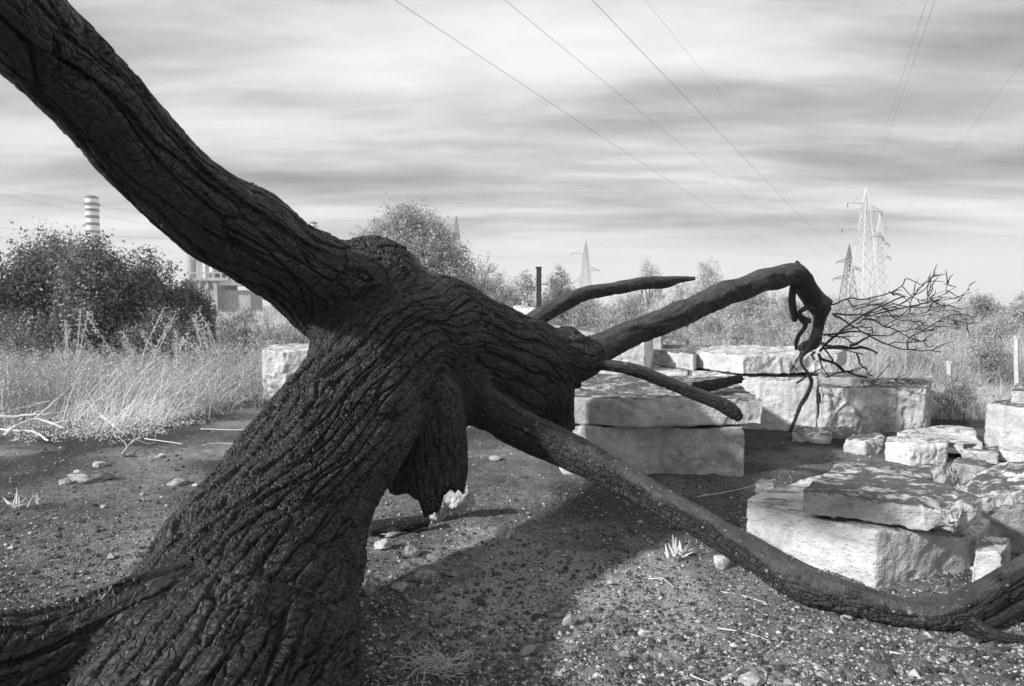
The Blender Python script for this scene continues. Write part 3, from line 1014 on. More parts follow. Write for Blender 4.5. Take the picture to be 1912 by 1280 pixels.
# second row
block('stone_block', 'pale block standing left of the rough-faced block, under the wide slab', 'stone block',
      [G(1292, 702, .61), G(1420, 708, .61), G(1526, 712, .60), G(1526, 682, .6), G(1300, 678, .61)], 0, M_STONE_W, 0.024, 0.9, 0.4, 3, seed=8)
block('stone_block', 'low pale block under the small stained slab', 'stone block',
      [G(1140, 692, .61), G(1285, 694, .61), G(1285, 668, .61), G(1150, 668, .61)], 0, M_STONE_W, 0.026, 0.9, 0.3, 3, seed=9)
block('stone_slab', 'small stained slab left of the crack in the stacked slabs', 'stone slab',
      [G(1213, 652, .84), G(1294, 662, .84), G(1328, 644, .84), G(1240, 638, .84)], -0.22, M_STONE, 0.02, 1.2, 0.5, 3, seed=10)
block('stone_slab', 'wide bright slab stacked on the pale block below the twigs', 'stone slab',
      [G(1299, 655, .87), G(1386, 665, .87), G(1562, 662, .87), G(1580, 648, .87), G(1420, 645, .87), G(1322, 646, .87)], -0.23, M_STONE_W, 0.02, 1.1, 0.45, 4, seed=11)
block('stone_block', 'rough-faced weathered block below the twig fan', 'stone block',
      [G(1531, 723, .55), G(1640, 722, .55), G(1732, 724, .54), G(1740, 704, .55), G(1540, 704, .55)], 0, M_STONE, 0.018, 1.6, 1.0, 4, seed=12)
block('stone_block', 'smooth grey block showing just above the rough-faced block', 'stone block',
      [G(1532, 702, .64), G(1590, 704, .64), G(1624, 702, .64), G(1618, 692, .64), G(1540, 691, .64)], 0, M_STONE_G, 0.024, 0.6, 0.2, 3, seed=13)
block('stone_block', 'low half-buried stone at the foot of the pale block', 'stone block',
      [G(1478, 805, .12), G(1556, 807, .12), G(1552, 796, .13), G(1486, 795, .13)], 0, M_STONE, 0.015, 1.3, 0.2, 5, seed=14)
block('stone_block', 'low grey stone wedged at the foot of the rough-faced block', 'stone block',
      [G(1545, 801, .11), G(1596, 803, .10), G(1592, 794, .10), G(1548, 793, .11)], 0, M_STONE_G, 0.015, 1.3, 0.2, 5, seed=15)
block('stone_block', 'small rounded block left of the pale boulder', 'stone block',
      [G(1577, 819, .13), G(1615, 824, .13), G(1650, 818, .14), G(1646, 808, .15), G(1600, 808, .14)], 0, M_STONE, 0.014, 1.0, 0.0, 7, seed=16)
block('boulder', 'rounded pale boulder between the small block and the slotted slab', 'boulder',
      [G(1652, 822, .19), G(1700, 832, .18), G(1768, 832, .17), G(1770, 818, .19), G(1700, 810, .2), G(1655, 812, .2)], 0, M_STONE_W, 0.016, 1.4, 0.1, 12, seed=17)
sl = [G(1674, 806, .2), G(1745, 822, .17), G(1838, 826, .17), G(1818, 799, .2), G(1766, 792, .21)]
fe = (np.array(sl[1]) + np.array(sl[2])) / 2
block('stone_slab', 'flat bright slab with two slots cut in its front edge', 'stone slab', sl, -0.13, M_STONE_W, 0.012, 0.7, 0.3, 3, seed=18,
      carve=[((sl[1][0] * .68 + sl[2][0] * .32, fe[1], .12), (.055, .12, .022), 0.09, (0, 1, 0)), ((sl[1][0] * .25 + sl[2][0] * .75, fe[1], .12), (.05, .12, .022), 0.09, (0, 1, 0))])
block('stone_block', 'upright grey block at the right edge with a chipped left corner', 'stone block',
      [G(1843, 753, .48), G(1872, 758, .48), G(2080, 775, .48), G(2080, 738, .48), G(1862, 744, .48)], 0, M_STONE, 0.02, 0.7, 0.15, 3, seed=19)
block('stone_block', 'short block sitting on top of the upright grey block', 'stone block',
      [G(1888, 728, .62), G(2040, 734, .62), G(2040, 716, .62), G(1895, 714, .62)], 0.47, M_STONE, 0.018, 0.8, 0.15, 3, seed=20)
block('stone_slab', 'white slab on the ground in front of the upright grey block', 'stone slab',
      [G(1868, 839, .1), G(1990, 873, .1), G(2040, 858, .1), G(1872, 829, .11)], 0, M_STONE_W, 0.016, 0.8, 0.2, 3, seed=21)
block('stone_slab', 'rain-streaked little slab between slotted slab and white slab', 'stone slab',
      [G(1790, 838, .1), G(1864, 848, .1), G(1864, 832, .1), G(1820, 829, .1)], 0, M_STONE, 0.013, 1.4, 0.8, 3, seed=22)
block('stone_slab', 'thin tilted slab just behind the lichen-topped slab', 'stone slab',
      [G(1674, 872, .16), G(1725, 890, .15), G(1752, 884, .14), G(1738, 864, .17)], -0.1, M_STONE, 0.013, 1.0, 0.1, 4, seed=23)
block('boulder', 'spotted wedge of rock leaning behind the lichen-topped slab', 'boulder',
      [G(1740, 858, .3), G(1762, 856, .3), G(1800, 890, .14), G(1762, 897, .14)], 0, M_STONE, 0.013, 1.3, 0.3, 7, seed=24)
block('stone_block', 'dark stained block beside the spotted wedge of rock', 'stone block',
      [G(1778, 862, .22), G(1838, 872, .2), G(1842, 856, .2), G(1790, 850, .22)], 0, M_STONE_G, 0.014, 1.4, 0.8, 4, seed=25)
# left and behind the trunk
block('stone_block', 'white broken block among grass left of the trunk', 'stone block',
      [XY(487, 10.8, .80), XY(530, 10.7, .78), XY(640, 10.9, .84), XY(640, 11.7, .86), XY(500, 11.7, .84)], 0, M_STONE_W, 0.022, 0.8, 0.12, 3, seed=26,
      broken=(XY(520, 10.8, .8), 0.4, 0.05))
block('stone_block', 'tall white block peeping over the trunk beside the iron post', 'stone block',
      [XY(958, 11.0, 1.50), XY(1015, 10.8, 1.42), XY(1040, 11.6, 1.40), XY(965, 11.8, 1.52)], 0, M_STONE_W, 0.03, 1.0, 0.3, 4, seed=27)
block('stone_block', 'white block with sloping top under the arching short branch', 'stone block',
      [XY(985, 9.9, 1.22), XY(1128, 9.4, .97), XY(1150, 10.3, 1.0), XY(1010, 10.9, 1.24)], 0, M_STONE_W, 0.026, 1.0, 0.3, 4, seed=28)
block('stone_block', 'white block with a patchy grey face below the long branch', 'stone block',
      [XY(1095, 9.3, 1.0), XY(1206, 9.2, 1.02), XY(1222, 10.0, 1.02), XY(1110, 10.1, 1.0)], 0, M_STONE_W, 0.026, 1.1, 0.3, 4, seed=29)
block('stone_block', 'small pale block poking up left of the stained slab', 'stone block',
      [XY(1196, 10.4, 1.10), XY(1236, 10.3, 1.08), XY(1238, 10.9, 1.1), XY(1200, 10.9, 1.1)], 0, M_STONE, 0.03, 1.0, 0.3, 4, seed=30)
block('stone_block', 'small dark block in the weeds beyond the stained slab', 'stone block',
      [XY(1256, 11.5, .92), XY(1284, 11.5, .9), XY(1286, 12, .92), XY(1260, 12, .92)], 0, M_STONE_G, 0.03, 1.0, 0.3, 4, seed=31)


# ---------------------------------------------------------------- loose stones
def stone_mesh(r, seed, sub=3, squash=0.6, rough=1.0, ang=0.0):
    bm = bmesh.new()
    bmesh.ops.create_icosphere(bm, subdivisions=sub, radius=1)
    V = np.array([v.co[:] for v in bm.verts])
    F = np.array([[v.index for v in f.verts] for f in bm.faces])
    bm.free()
    q_ = V * 1.1 + seed * 7.7
    # facets: clip the ball with a handful of planes, then roughen
    rs = np.random.default_rng(seed)
    for _ in range(9):
        nn = rs.normal(size=3)
        nn /= np.linalg.norm(nn)
        dd = rs.uniform(0.55, 0.9)
        over = np.maximum(V @ nn - dd, 0)
        V -= nn * over[:, None] * 0.92
    d = 1 + fbm(q_ * 1.3, 3, seed) * 0.28 * rough + fbm(q_ * 6, 3, seed + 9) * 0.07 * rough
    V = V * d[:, None] * [r[0], r[1], r[2]]
    c, s = math.cos(ang), math.sin(ang)
    V = V @ np.array([[c, s, 0], [-s, c, 0], [0, 0, 1]])
    return V, F


STN = [  # px, base py, width px, height px, material, name, label
    (178, 872, 28, 13, M_ROCK, 'stone', 'dark bottomed white stone behind the flat stone at left'),
    (150, 905, 70, 22, M_STONE_G, 'stone', 'flat jagged grey stone, largest of those lying at left'),
    (118, 908, 24, 12, M_PEBBLE, 'stone', 'stone touching the left end of the flat grey stone'),
    (140, 886, 16, 9, M_ROCK, 'stone', 'left one of two small pale stones above the flat stone'),
    (157, 890, 18, 9, M_ROCK, 'stone', 'right one of two small pale stones above the flat stone'),
    (325, 907, 38, 13, M_PEBBLE, 'stone', 'pale flat stone near the left flank of the trunk'),
    (364, 907, 12, 7, M_ROCK, 'stone', 'tiny white stone right against the left flank of the trunk'),
    (295, 853, 22, 7, M_ROCK, 'stone', 'thin white stone below the arching straw'),
    (235, 851, 16, 7, M_PEBBLE, 'stone', 'small stone under the grass fringe at left'),
    (715, 1028, 36, 20, M_ROCK, 'stone', 'angular white stone against the right flank of the trunk'),
    (730, 1002, 34, 11, M_PEBBLE, 'stone', 'stone by the end of the charred log'),
    (941, 1008, 28, 24, M_ROCK, 'stone', 'upright white splinter of stone right of the mottled rock'),
    (768, 1040, 28, 22, M_PEBBLE, 'stone', 'squarish dark stone below the charred log'),
    (793, 1088, 40, 24, M_ROCK, 'stone', 'knobbly oblong pale stone in the middle ground'),
    (740, 1106, 38, 14, M_PEBBLE, 'stone', 'long low stone beside the lower trunk'),
    (688, 1112, 14, 26, M_ROCK, 'stone', 'white stone half hidden by the lower trunk'),
    (815, 1124, 22, 17, M_PEBBLE, 'stone', 'round grey stone below the knobbly oblong stone'),
    (842, 1078, 24, 14, M_STONE_G, 'stone', 'low dark stone right of the knobbly oblong stone'),
    (1062, 1172, 26, 22, M_PEBBLE, 'stone', 'crumbling pale stone in the gritty patch'),
    (1205, 1192, 26, 13, M_ROCK, 'stone', 'smooth oval white stone right of the gritty patch'),
    (986, 1230, 34, 15, M_PEBBLE, 'stone', 'oval stone near the lower edge right of the root tangle'),
    (712, 1198, 16, 15, M_ROCK, 'stone', 'small white stone above the root tangle'),
    (1349, 1063, 34, 24, M_ROCK, 'stone', 'rounded pale stone under the middle of the sagging branch'),
    (1416, 1284, 52, 18, M_ROCK, 'stone', 'half round white stone cut by the lower edge of the view'),
    (1360, 1272, 20, 11, M_ROCK, 'stone', 'small white stone left of the one cut by the lower edge'),
    (891, 1022, 16, 7, M_ROCK, 'stone', 'small flat white stone left of the upright splinter'),
    (1055, 1042, 18, 7, M_PEBBLE, 'stone', 'small flat stone at the top of the gritty patch'),
    (735, 1078, 14, 8, M_PEBBLE, 'stone', 'small stone left of the knobbly oblong stone'),
    (1012, 1096, 12, 10, M_PEBBLE, 'stone', 'little round stone in the middle of the gritty patch'),
    (773, 1128, 14, 9, M_PEBBLE, 'stone', 'little stone left of the round grey stone'),
    (1140, 1092, 12, 9, M_ROCK, 'stone', 'little white stone at the right of the gritty patch'),
    (1385, 1105, 14, 8, M_PEBBLE, 'stone', 'little stone below the sagging branch'),
    (925, 860, 22, 10, M_PEBBLE, 'stone', 'pale stone under the root of the sagging branch'),
    (192, 950, 12, 9, M_ROCK, 'stone', 'small white stone in front of the flat grey stone'),
    (265, 925, 14, 7, M_PEBBLE, 'stone', 'small flat stone right of the flat grey stone'),
    (470, 1125, 14, 8, M_PEBBLE, 'stone', 'small stone hidden behind the lower trunk'),
]
for i, (px, py, w, h, mt, nm, lb) in enumerate(STN):
    if 'hidden behind' in lb:
        continue
    g = G(px, py)
    k = g[1] / FPX
    V, F = stone_mesh((w * k * 0.56, w * k * 0.42, h * k * 0.62), 100 + i, 4, ang=rng.uniform(-.5, .5))
    bz = float(hz(g[0], g[1] + w * k * .4))
    V += [g[0], g[1] + w * k * 0.4, bz + h * k * 0.34]
    tag(mesh_obj(nm, V, F, mt, None, True, None, (g[0], g[1] + w * k * .4, bz)), lb, 'stone')
# the mottled white rock below the stub
rk = G(838, 975)
V, F = stone_mesh((.12, .085, .125), 7, 5, rough=1.5)
V2r, F2r = stone_mesh((.085, .07, .075), 12, 5, rough=1.6)
V = V + [.055, .02, .11]
V2r = V2r + [-.075, -.02, .055]
Vr = np.vstack([V, V2r])
Nr = Vr - Vr.mean(0)
Nr /= np.linalg.norm(Nr, axis=1)[:, None]
Vr += Nr * (-sstep(0.1, 0.45, fbm(Vr * 26, 2, 5)) * 0.022)[:, None]
tag(mesh_obj('rock', Vr + [rk[0], rk[1] + .1, 0], np.vstack([F, F2r + len(V)]), M_ROCK, None, True, None, (rk[0], rk[1] + .1, 0)),
    'mottled white rock standing under the hanging stub of the tree', 'rock')
ORD = ('first second third fourth fifth sixth seventh eighth ninth tenth eleventh twelfth thirteenth fourteenth fifteenth sixteenth seventeenth '
       'eighteenth nineteenth twentieth twenty-first twenty-second twenty-third twenty-fourth').split()
MARKS = [((815, 1250), 'the dry root tangle'), ((838, 975), 'the mottled white rock'), ((1272, 1045), 'the pale sprout under the branch'), ((941, 1008), 'the upright white splinter'),
         ((793, 1088), 'the knobbly oblong stone'), ((1205, 1192), 'the smooth oval white stone'), ((1062, 1172), 'the crumbling pale stone'), ((1349, 1063), 'the rounded stone under the branch'),
         ((1416, 1280), 'the white stone cut by the lower edge'), ((150, 905), 'the flat jagged stone at left'), ((325, 907), 'the flat stone by the trunk at left'),
         ((28, 955), 'the sprout near the left edge'), ((1840, 1200), 'the flaking branch end'), ((1250, 900), 'the block under the long slab'), ((1600, 830), 'the small rounded block'),
         ((1640, 1200), 'the lowest sag of the branch'), ((245, 840), 'the forked pale twig'), ((986, 1230), 'the oval stone near the lower edge')]
MARKS = [(G(*a)[:2], b) for a, b in MARKS]
# scatter of small field stones, one object each
proto = []
for i in range(8):
    V, F = stone_mesh((.5, .38, .30), 300 + i, 3)
    me = bpy.data.meshes.new('small_stone')
    me.from_pydata([tuple(v) for v in V], [], [tuple(f) for f in F])
    me.polygons.foreach_set('use_smooth', [True] * len(me.polygons))
    me.materials.append([M_PEBBLE, M_ROCK, M_STONE_G][i % 3])
    proto.append(me)
cnt = 0
smalls = []
while cnt < 64:
    px, py = rng.uniform(10, 1900), 825 + 455 * rng.random() ** 0.8
    if px < 620 and py > 1080:
        continue
    g = G(px, py)
    s = rng.lognormal(math.log(0.028), 0.35)
    o = bpy.data.objects.new('small_stone', proto[rng.integers(8)])
    COL.objects.link(o)
    o.location = (g[0], g[1], float(hz(g[0], g[1])) + s * 0.12)
    o.rotation_euler = (rng.uniform(-.3, .3), rng.uniform(-.3, .3), rng.uniform(0, 6.28))
    o.scale = (s, s, s)
    smalls.append(o)
    cnt += 1
byk = {}
for o in smalls:
    p_ = np.array(o.location[:2])
    k_ = min(range(len(MARKS)), key=lambda i: np.linalg.norm(MARKS[i][0] - p_))
    byk.setdefault(k_, []).append((np.linalg.norm(MARKS[k_][0] - p_), o))
for k_, lst in byk.items():
    for i, (_, o) in enumerate(sorted(lst, key=lambda t_: t_[0])):
        tag(o, 'small loose stone, %s nearest to %s' % (ORD[i], MARKS[k_][1]), 'stone', 'small stones scattered over the ash')


# charred chips and bark flakes under the branch end
rs = np.random.default_rng(5)
for i in range(16):
    px, py = rs.uniform(1640, 1905), rs.uniform(1205, 1272)
    g = G(px, py)
    V, F = stone_mesh((rs.uniform(.015, .045), rs.uniform(.008, .018), .009), 900 + i, 3, rough=1.3, ang=rs.uniform(0, 3))
    ox = tag(mesh_obj('bark_flake', V + [g[0], g[1], .02], F, M_TWIG, None, True, None, (g[0], g[1], 0)), 'x', 'bark flake', 'charred bark flakes under the branch end')
    ox['px'] = px
fl_ = sorted([o for o in COL.objects if o.name.startswith('bark_flake')], key=lambda o: o['px'])
for i, o in enumerate(fl_):
    del o['px']
    o['label'] = 'charred bark flake on the ash, %s from the left under the branch end' % ORD[i]


# gravel: countless grains
def gravel(n, size=0.0042, tp=2.6, name='gravel', label='fine pale and dark grit scattered over the ash soil'):
    base = np.array([[1, 0, 0], [-1, 0, 0], [0, 1, 0], [0, -1, 0], [0, 0, 1], [0, 0, -1]], float)
    bf = np.array([[0, 2, 4], [2, 1, 4], [1, 3, 4], [3, 0, 4], [2, 0, 5], [1, 2, 5], [3, 1, 5], [0, 3, 5]])
    px = rng.uniform(-150, 2050, n)
    py = 790 + 560 * rng.random(n) ** 0.75
    a = np.stack([(px - 956) / FPX, np.full(n, 1.0), np.zeros(n)], 1)
    d = CAM_H * FPX / (py - 570)
    x, y = a[:, 0] * d, d
    s = rng.lognormal(math.log(size), 0.5, n)
    s = np.clip(s, .002, .03)
    z = hz(x, y) + fbm(np.stack([x, y, 0 * x], 1) * 6.0, 4, 320, 0.6) * 0.016 + s * 0.3
    V = base[None] * (rng.uniform(0.6, 1.3, (n, 6, 1)))
    V *= np.stack([s * 1.2, s, s * 0.75], 1)[:, None, :]
    th = rng.uniform(0, 6.28, n)
    c, sn = np.cos(th), np.sin(th)
    X = V[..., 0] * c[:, None] - V[..., 1] * sn[:, None]
    Y = V[..., 0] * sn[:, None] + V[..., 1] * c[:, None]
    V = np.stack([X + x[:, None], Y + y[:, None], V[..., 2] + z[:, None]], -1).reshape(-1, 3)
    F = (bf[None] + (np.arange(n) * 6)[:, None, None]).reshape(-1, 3)
    tone = np.repeat(rng.random(n) ** tp, 6)
    o = mesh_obj(name, V, F, M_GRIT, None, False, {'tone': tone})
    tag(o, label, 'gravel', None, 'stuff')


M_GRIT = mat_plant('grit', 0.05, 0.50, 0.0, 0.9)
gravel(80000)
gravel(7000, .0065, 6.0, 'soil_clods', 'small dark clods and cinders scattered over the ash soil')
print('stones', time.time() - T0)


# ---------------------------------------------------------------- plants
def blades(base, L, w, lean, az, droop, rows=4, tone=None, twist=None):
    """arching blades: base (n,3), length, width, initial lean from vertical, azimuth, extra droop (radians over length)"""
    n = len(base)
    t = np.linspace(0, 1, rows + 1)
    ang = lean[:, None] + droop[:, None] * t[None, :] ** 1.3
    ds = L[:, None] / rows
    hx = np.concatenate([np.zeros((n, 1)), np.cumsum(np.sin(ang[:, :-1]) * ds, 1)], 1)
    hv = np.concatenate([np.zeros((n, 1)), np.cumsum(np.cos(ang[:, :-1]) * ds, 1)], 1)
    C = base[:, None, :] + np.stack([hx * np.sin(az)[:, None], hx * np.cos(az)[:, None], hv], -1)
    sa = az + math.pi / 2 + (rng.uniform(-.9, .9, n) if twist is None else twist)
    side = np.stack([np.sin(sa), np.cos(sa), np.zeros(n)], 1)
    ww = w[:, None] * (1 - 0.85 * t[None, :])
    A = C + side[:, None, :] * ww[..., None] * 0.5
    B = C - side[:, None, :] * ww[..., None] * 0.5
    V = np.stack([A, B], 2).reshape(-1, 3)
    k = 2 * (rows + 1)
    f = np.array([[2 * i, 2 * i + 1, 2 * i + 3, 2 * i + 2] for i in range(rows)])
    F = (f[None] + (np.arange(n) * k)[:, None, None]).reshape(-1, 4)
    tone = rng.random(n) if tone is None else tone
    return V, F, np.repeat(tone, k), C


def leaf_quads(c, size, tone=None, up=0.0, aspect=0.45):
    """small folded leaf shapes at centres c"""
    n = len(c)
    d = rng.normal(size=(n, 3))
    d[:, 2] += up
    d /= np.linalg.norm(d, axis=1)[:, None]
    e = np.cross(d, rng.normal(size=(n, 3)))
    e /= np.linalg.norm(e, axis=1)[:, None]
    s = (np.full(n, size) if np.isscalar(size) else size) * rng.uniform(0.6, 1.25, n)
    a, b = d * s[:, None] * 0.5, e * s[:, None] * aspect * 0.5
    V = np.stack([c - a, c + b, c + a, c - b], 1).reshape(-1, 3)
    F = np.arange(4 * n).reshape(n, 4)
    tone = rng.random(n) if tone is None else tone
    return V, F, np.repeat(tone, 4)


def bush(name, label, px, d, wpx, top_py, mat, leaves=9000, leaf=0.05, seed=0, group=None, blobs=None, z0=None, upright=0.0, twigs=30, tone_mul=1.0, cat='bush', depthf=0.8):
    """shrub with a thin trunk, limbs and an uneven leafy crown of sprays"""
    rs = np.random.default_rng(seed)
    x = (px - 956) / FPX * d
    zb = float(hz(x, d)) if z0 is None else z0
    ht = CAM_H - (top_py - 570) / FPX * d - zb
    hw = wpx / 2 / FPX * d
    root = empty(name, (x, d, zb), label, cat, group)
    if blobs is None:
        nb = 11
        blobs = []
        for i in range(nb):
            a = rs.uniform(0, 6.28)
            r = rs.random() ** 0.6
            hh = rs.uniform(0.22, 0.80)
            blobs.append((math.cos(a) * r * 0.66, math.sin(a) * r * 0.66, hh * (1.02 - 0.42 * r * r), rs.uniform(0.26, 0.42)))
        blobs.append((rs.uniform(-.2, .2), 0, 0.80, 0.22))
    bc = np.array([[b[0] * hw, b[1] * hw * depthf, b[2] * ht] for b in blobs])
    br = np.array([[b[3] * hw * 1.15, b[3] * hw * depthf * 1.15, b[3] * ht * 0.82] for b in blobs])
    # trunk and limbs
    tr = Acc()
    base = np.array([x, d, zb - 0.05])
    lim = Acc()
    for i, c in enumerate(bc):
        e = base + c
        m1 = base + c * [0.35, 0.35, 0.45] + rs.normal(size=3) * 0.05 * ht
        C = catmull([[*(base + rs.normal(size=3) * [.05, .05, 0] * ht), 0.022 * ht], [*m1, 0.013 * ht], [*e, 0.005 * ht]], 0.12 * ht)
        V, F, g = tube_tri(C, 6)
        (tr if i < 3 else lim).add(V, F, tone=0.4)
    tr.build('trunk', M_WOODSTEM, root)
    # sprays
    nsp = max(40, leaves // 22)
    w = np.prod(br, 1) ** 0.67
    bi = rs.choice(len(bc), nsp, p=w / w.sum())
    dirs = rs.normal(size=(nsp, 3))
    dirs[:, 2] = np.abs(dirs[:, 2]) * 0.9 - 0.25 + upright
    dirs /= np.linalg.norm(dirs, axis=1)[:, None]
    rad = rs.random(nsp) ** 0.35
    sp = base + bc[bi] + dirs * br[bi] * rad[:, None]
    sp[:, 2] = np.maximum(sp[:, 2], zb + 0.05 * ht)
    ld = dirs + rs.normal(size=(nsp, 3)) * 0.35
    ld[:, 2] += 0.25 + upright
    ld /= np.linalg.norm(ld, axis=1)[:, None]
    SL = rs.uniform(0.10, 0.26, nsp) * min(ht, 2 * hw) * 0.75
    t = rs.random((nsp, 22))
    c = sp[:, None, :] + ld[:, None, :] * (t * SL[:, None])[..., None] + rs.normal(size=(nsp, 22, 3)) * (leaf * 1.1)
    c = c.reshape(-1, 3)
    tone = np.clip(np.repeat(rs.random(nsp), 22) ** 1.6 * 0.8 + rs.random(nsp * 22) * 0.45 - .05, 0, 1) * tone_mul
    V, F, tn = leaf_quads(c, leaf, tone)
    cr = Acc()
    cr.add(V, F, tone=tn)
    cr.build('crown', mat, root, smooth=False)
    # spray stems poking out
    k = rs.choice(nsp, min(nsp, twigs * 4), replace=False)
    for j in k:
        C = np.array([[*sp[j] - ld[j] * SL[j] * 0.5, 0.004 * ht ** .5], [*(sp[j] + ld[j] * SL[j] * 1.05), 0.0015 * ht ** .5]])
        V, F, g = tube_tri(C, 3)
        lim.add(V, F, tone=0.3)
    lim.build('limbs', M_WOODSTEM, root)
    return root


# dark thicket at the left
LB = [(-60, 15.5, 270, 442, 'dark bush half cut off by the left edge'), (85, 16.5, 220, 434, 'dark bush with the highest ragged crown in the left thicket'),
      (190, 15.0, 190, 456, 'dark bush standing in front of the striped chimney'), (288, 16.0, 170, 466, 'dark bush right of the striped chimney'),
      (345, 17.0, 120, 530, 'small dark bush in front of the factory tanks')]
for i, (px, d, w, ty, lb) in enumerate(LB):
    bush('thicket_bush', lb, px, d, w, ty, M_LEAF_D, 20000, 0.088, 40 + i, 'bushes of the dark thicket at left', twigs=40)
bush('shrub', 'low dark shrub filling the foot of the thicket at far left', 30, 13.8, 220, 560, M_LEAF_D, 7000, 0.05, 50, tone_mul=.8)
bush('shrub', 'low dark shrub at the foot of the thicket below the factory tanks', 310, 14.2, 180, 575, M_LEAF_D, 7000, 0.05, 51, tone_mul=.8)
bush('shrub', 'pale leafy shrub under the rising limb', 455, 15.5, 130, 572, M_LEAF_M, 6000, 0.045, 52)
bush('shrub', 'pale leafy shrub against the trunk fork at left', 545, 17.0, 150, 545, M_LEAF_L, 6000, 0.045, 53)
# pale tree behind the trunk
bush('feathery_tree', 'tall pale feathery tree rising behind the knot of the trunk', 766, 33, 215, 398, M_LEAF_L, 70000, 0.12, 60, upright=0.35, twigs=60, cat='tree',
     blobs=[(-.75, 0, .55, .26), (-.45, .1, .62, .30), (-.15, 0, .70, .32), (-.02, 0, .84, .20), (.2, 0, .72, .28), (.45, .1, .58, .32), (.7, 0, .42, .30), (.2, -.4, .42, .4),
            (-.3, -.4, .40, .4), (.55, -.4, .28, .36), (.0, -.5, .22, .4), (.85, -.2, .25, .28), (-.9, 0, .4, .2)])
bush('round_bush', 'grey round bush at the right foot of the feathery tree', 905, 31, 110, 478, M_LEAF_M, 9000, 0.08, 61, tone_mul=.7)
bush('round_bush', 'low bush between the feathery tree and the iron post', 940, 24, 70, 520, M_LEAF_M, 5000, 0.06, 62, tone_mul=.8)
bush('shrub', 'leafy shrub behind the iron post', 985, 19, 90, 512, M_LEAF_M, 7000, 0.06, 63)
bush('shrub', 'leafy shrub just right of the iron post', 1045, 18, 90, 510, M_LEAF_M, 8000, 0.06, 64)
bush('feathery_tree', 'thin feathery shrub on the skyline above the short branch', 1212, 42, 66, 482, M_LEAF_L, 4500, 0.09, 65, upright=0.6)
bush('round_bush', 'round bush on the skyline behind the long branch', 1322, 36, 92, 490, M_LEAF_M, 9000, 0.08, 66)
bush('round_bush', 'low bush on the bank left of the round skyline bush', 1272, 34, 70, 516, M_LEAF_M, 6000, 0.07, 67)
bush('round_bush', 'bush on the bank below the sharp elbow', 1425, 27, 120, 530, M_LEAF_M, 8000, 0.065, 68)
bush('round_bush', 'wide bush below the pylons', 1590, 46, 170, 545, M_LEAF_M, 8000, 0.09, 69)
bush('round_bush', 'bush behind the tips of the twig fan', 1748, 33, 120, 556, M_LEAF_M, 9000, 0.08, 70)
bush('round_bush', 'bush with a dark crown right of the twig fan', 1832, 38, 100, 546, M_LEAF_M, 9000, 0.085, 71)
bush('round_bush', 'bush cut off by the right edge on the skyline', 1912, 34, 60, 540, M_LEAF_M, 7000, 0.08, 72, tone_mul=.8)
bush('shrub', 'scrub with dead sticks right of the rough-faced block', 1785, 9.2, 110, 690, M_LEAF_M, 7000, 0.022, 73, twigs=60)
bush('shrub', 'dark scrub above the rubble beyond the rough block', 1690, 13.5, 90, 640, M_LEAF_M, 5000, 0.035, 74, tone_mul=.7)
bush('shrub', 'scrub beside the pale wooden stake', 1850, 12.5, 90, 640, M_LEAF_M, 5000, 0.035, 75)

# low scrub over the bank and the right-hand meadow: each shrub its own
places = [(1090, 17, 60, 575), (1135, 16, 90, 590), (1180, 19, 80, 560), (1235, 15.5, 90, 597), (1290, 20, 90, 556), (1345, 17, 90, 590), (1395, 21, 90, 560),
          (1440, 16, 100, 592), (1470, 20, 80, 566), (1375, 14.5, 80, 606), (1600, 18, 90, 592), (1660, 22, 90, 580), (1720, 17, 70, 606), (1790, 20, 90, 588),
          (1860, 17, 80, 600), (1905, 21, 80, 585), (1570, 24, 90, 575), (1520, 18, 70, 585), (1760, 26, 90, 575), (1090, 22, 80, 552), (1020, 16, 60, 590)]
for i, (px, d, w, ty) in enumerate(places):
    o = bush('scrub_bush', '%s from the left among the low leafy shrubs on the bank and meadow' % ORD[sorted(p_[0] + p_[1] * .01 for p_ in places).index(px + d * .01)], px, d, w * 1.15, ty - 16, [M_LEAF_L, M_WEED, M_LEAF_L][i % 3], 5000, 0.05 * d / 16,
             200 + i, 'low shrubs on the bank and meadow', twigs=15)
print('bushes', time.time() - T0)


# meadow grass: countless blades
def meadow(n, name, label, pxr, dr, hr, mat, tonef, wscale=1.0, lean=0.35, droop=0.9, power=1.0, mask=None):
    px = rng.uniform(pxr[0], pxr[1], n)
    u = rng.random(n) ** power
    d = 1 / (1 / dr[0] + (1 / dr[1] - 1 / dr[0]) * u)
    x = (px - 956) / FPX * d
    if mask is not None:
        k = mask(x, d, px)
        x, d, px = x[k], d[k], px[k]
        n = len(x)
    patch = fbm(np.stack([x, d, 0 * x], 1) * 0.7, 3, 500)
    h = rng.uniform(hr[0], hr[1], n) * (1 + 0.6 * patch)
    base = np.stack([x, d, hz(x, d) - 0.02], 1)
    V, F, tn, _ = blades(base, h, 0.0050 * wscale * np.maximum(1, d / 6), rng.uniform(0, lean, n), rng.uniform(0, 6.28, n), rng.uniform(0.1, droop, n), 3,
                         np.clip(tonef + patch * 0.6 + rng.normal(0, 0.2, n), 0, 1))
    o = mesh_obj(name, V, F, mat, None, False, {'tone': tn})
    return tag(o, label, 'grass', None, 'stuff')


def edge_y(px):
    """near limit of the grass at left, as a depth"""
    return np.interp(px, [-200, 0, 200, 330, 480, 620, 800], [7.2, 7.6, 8.0, 8.7, 10.0, 11.3, 12.5])


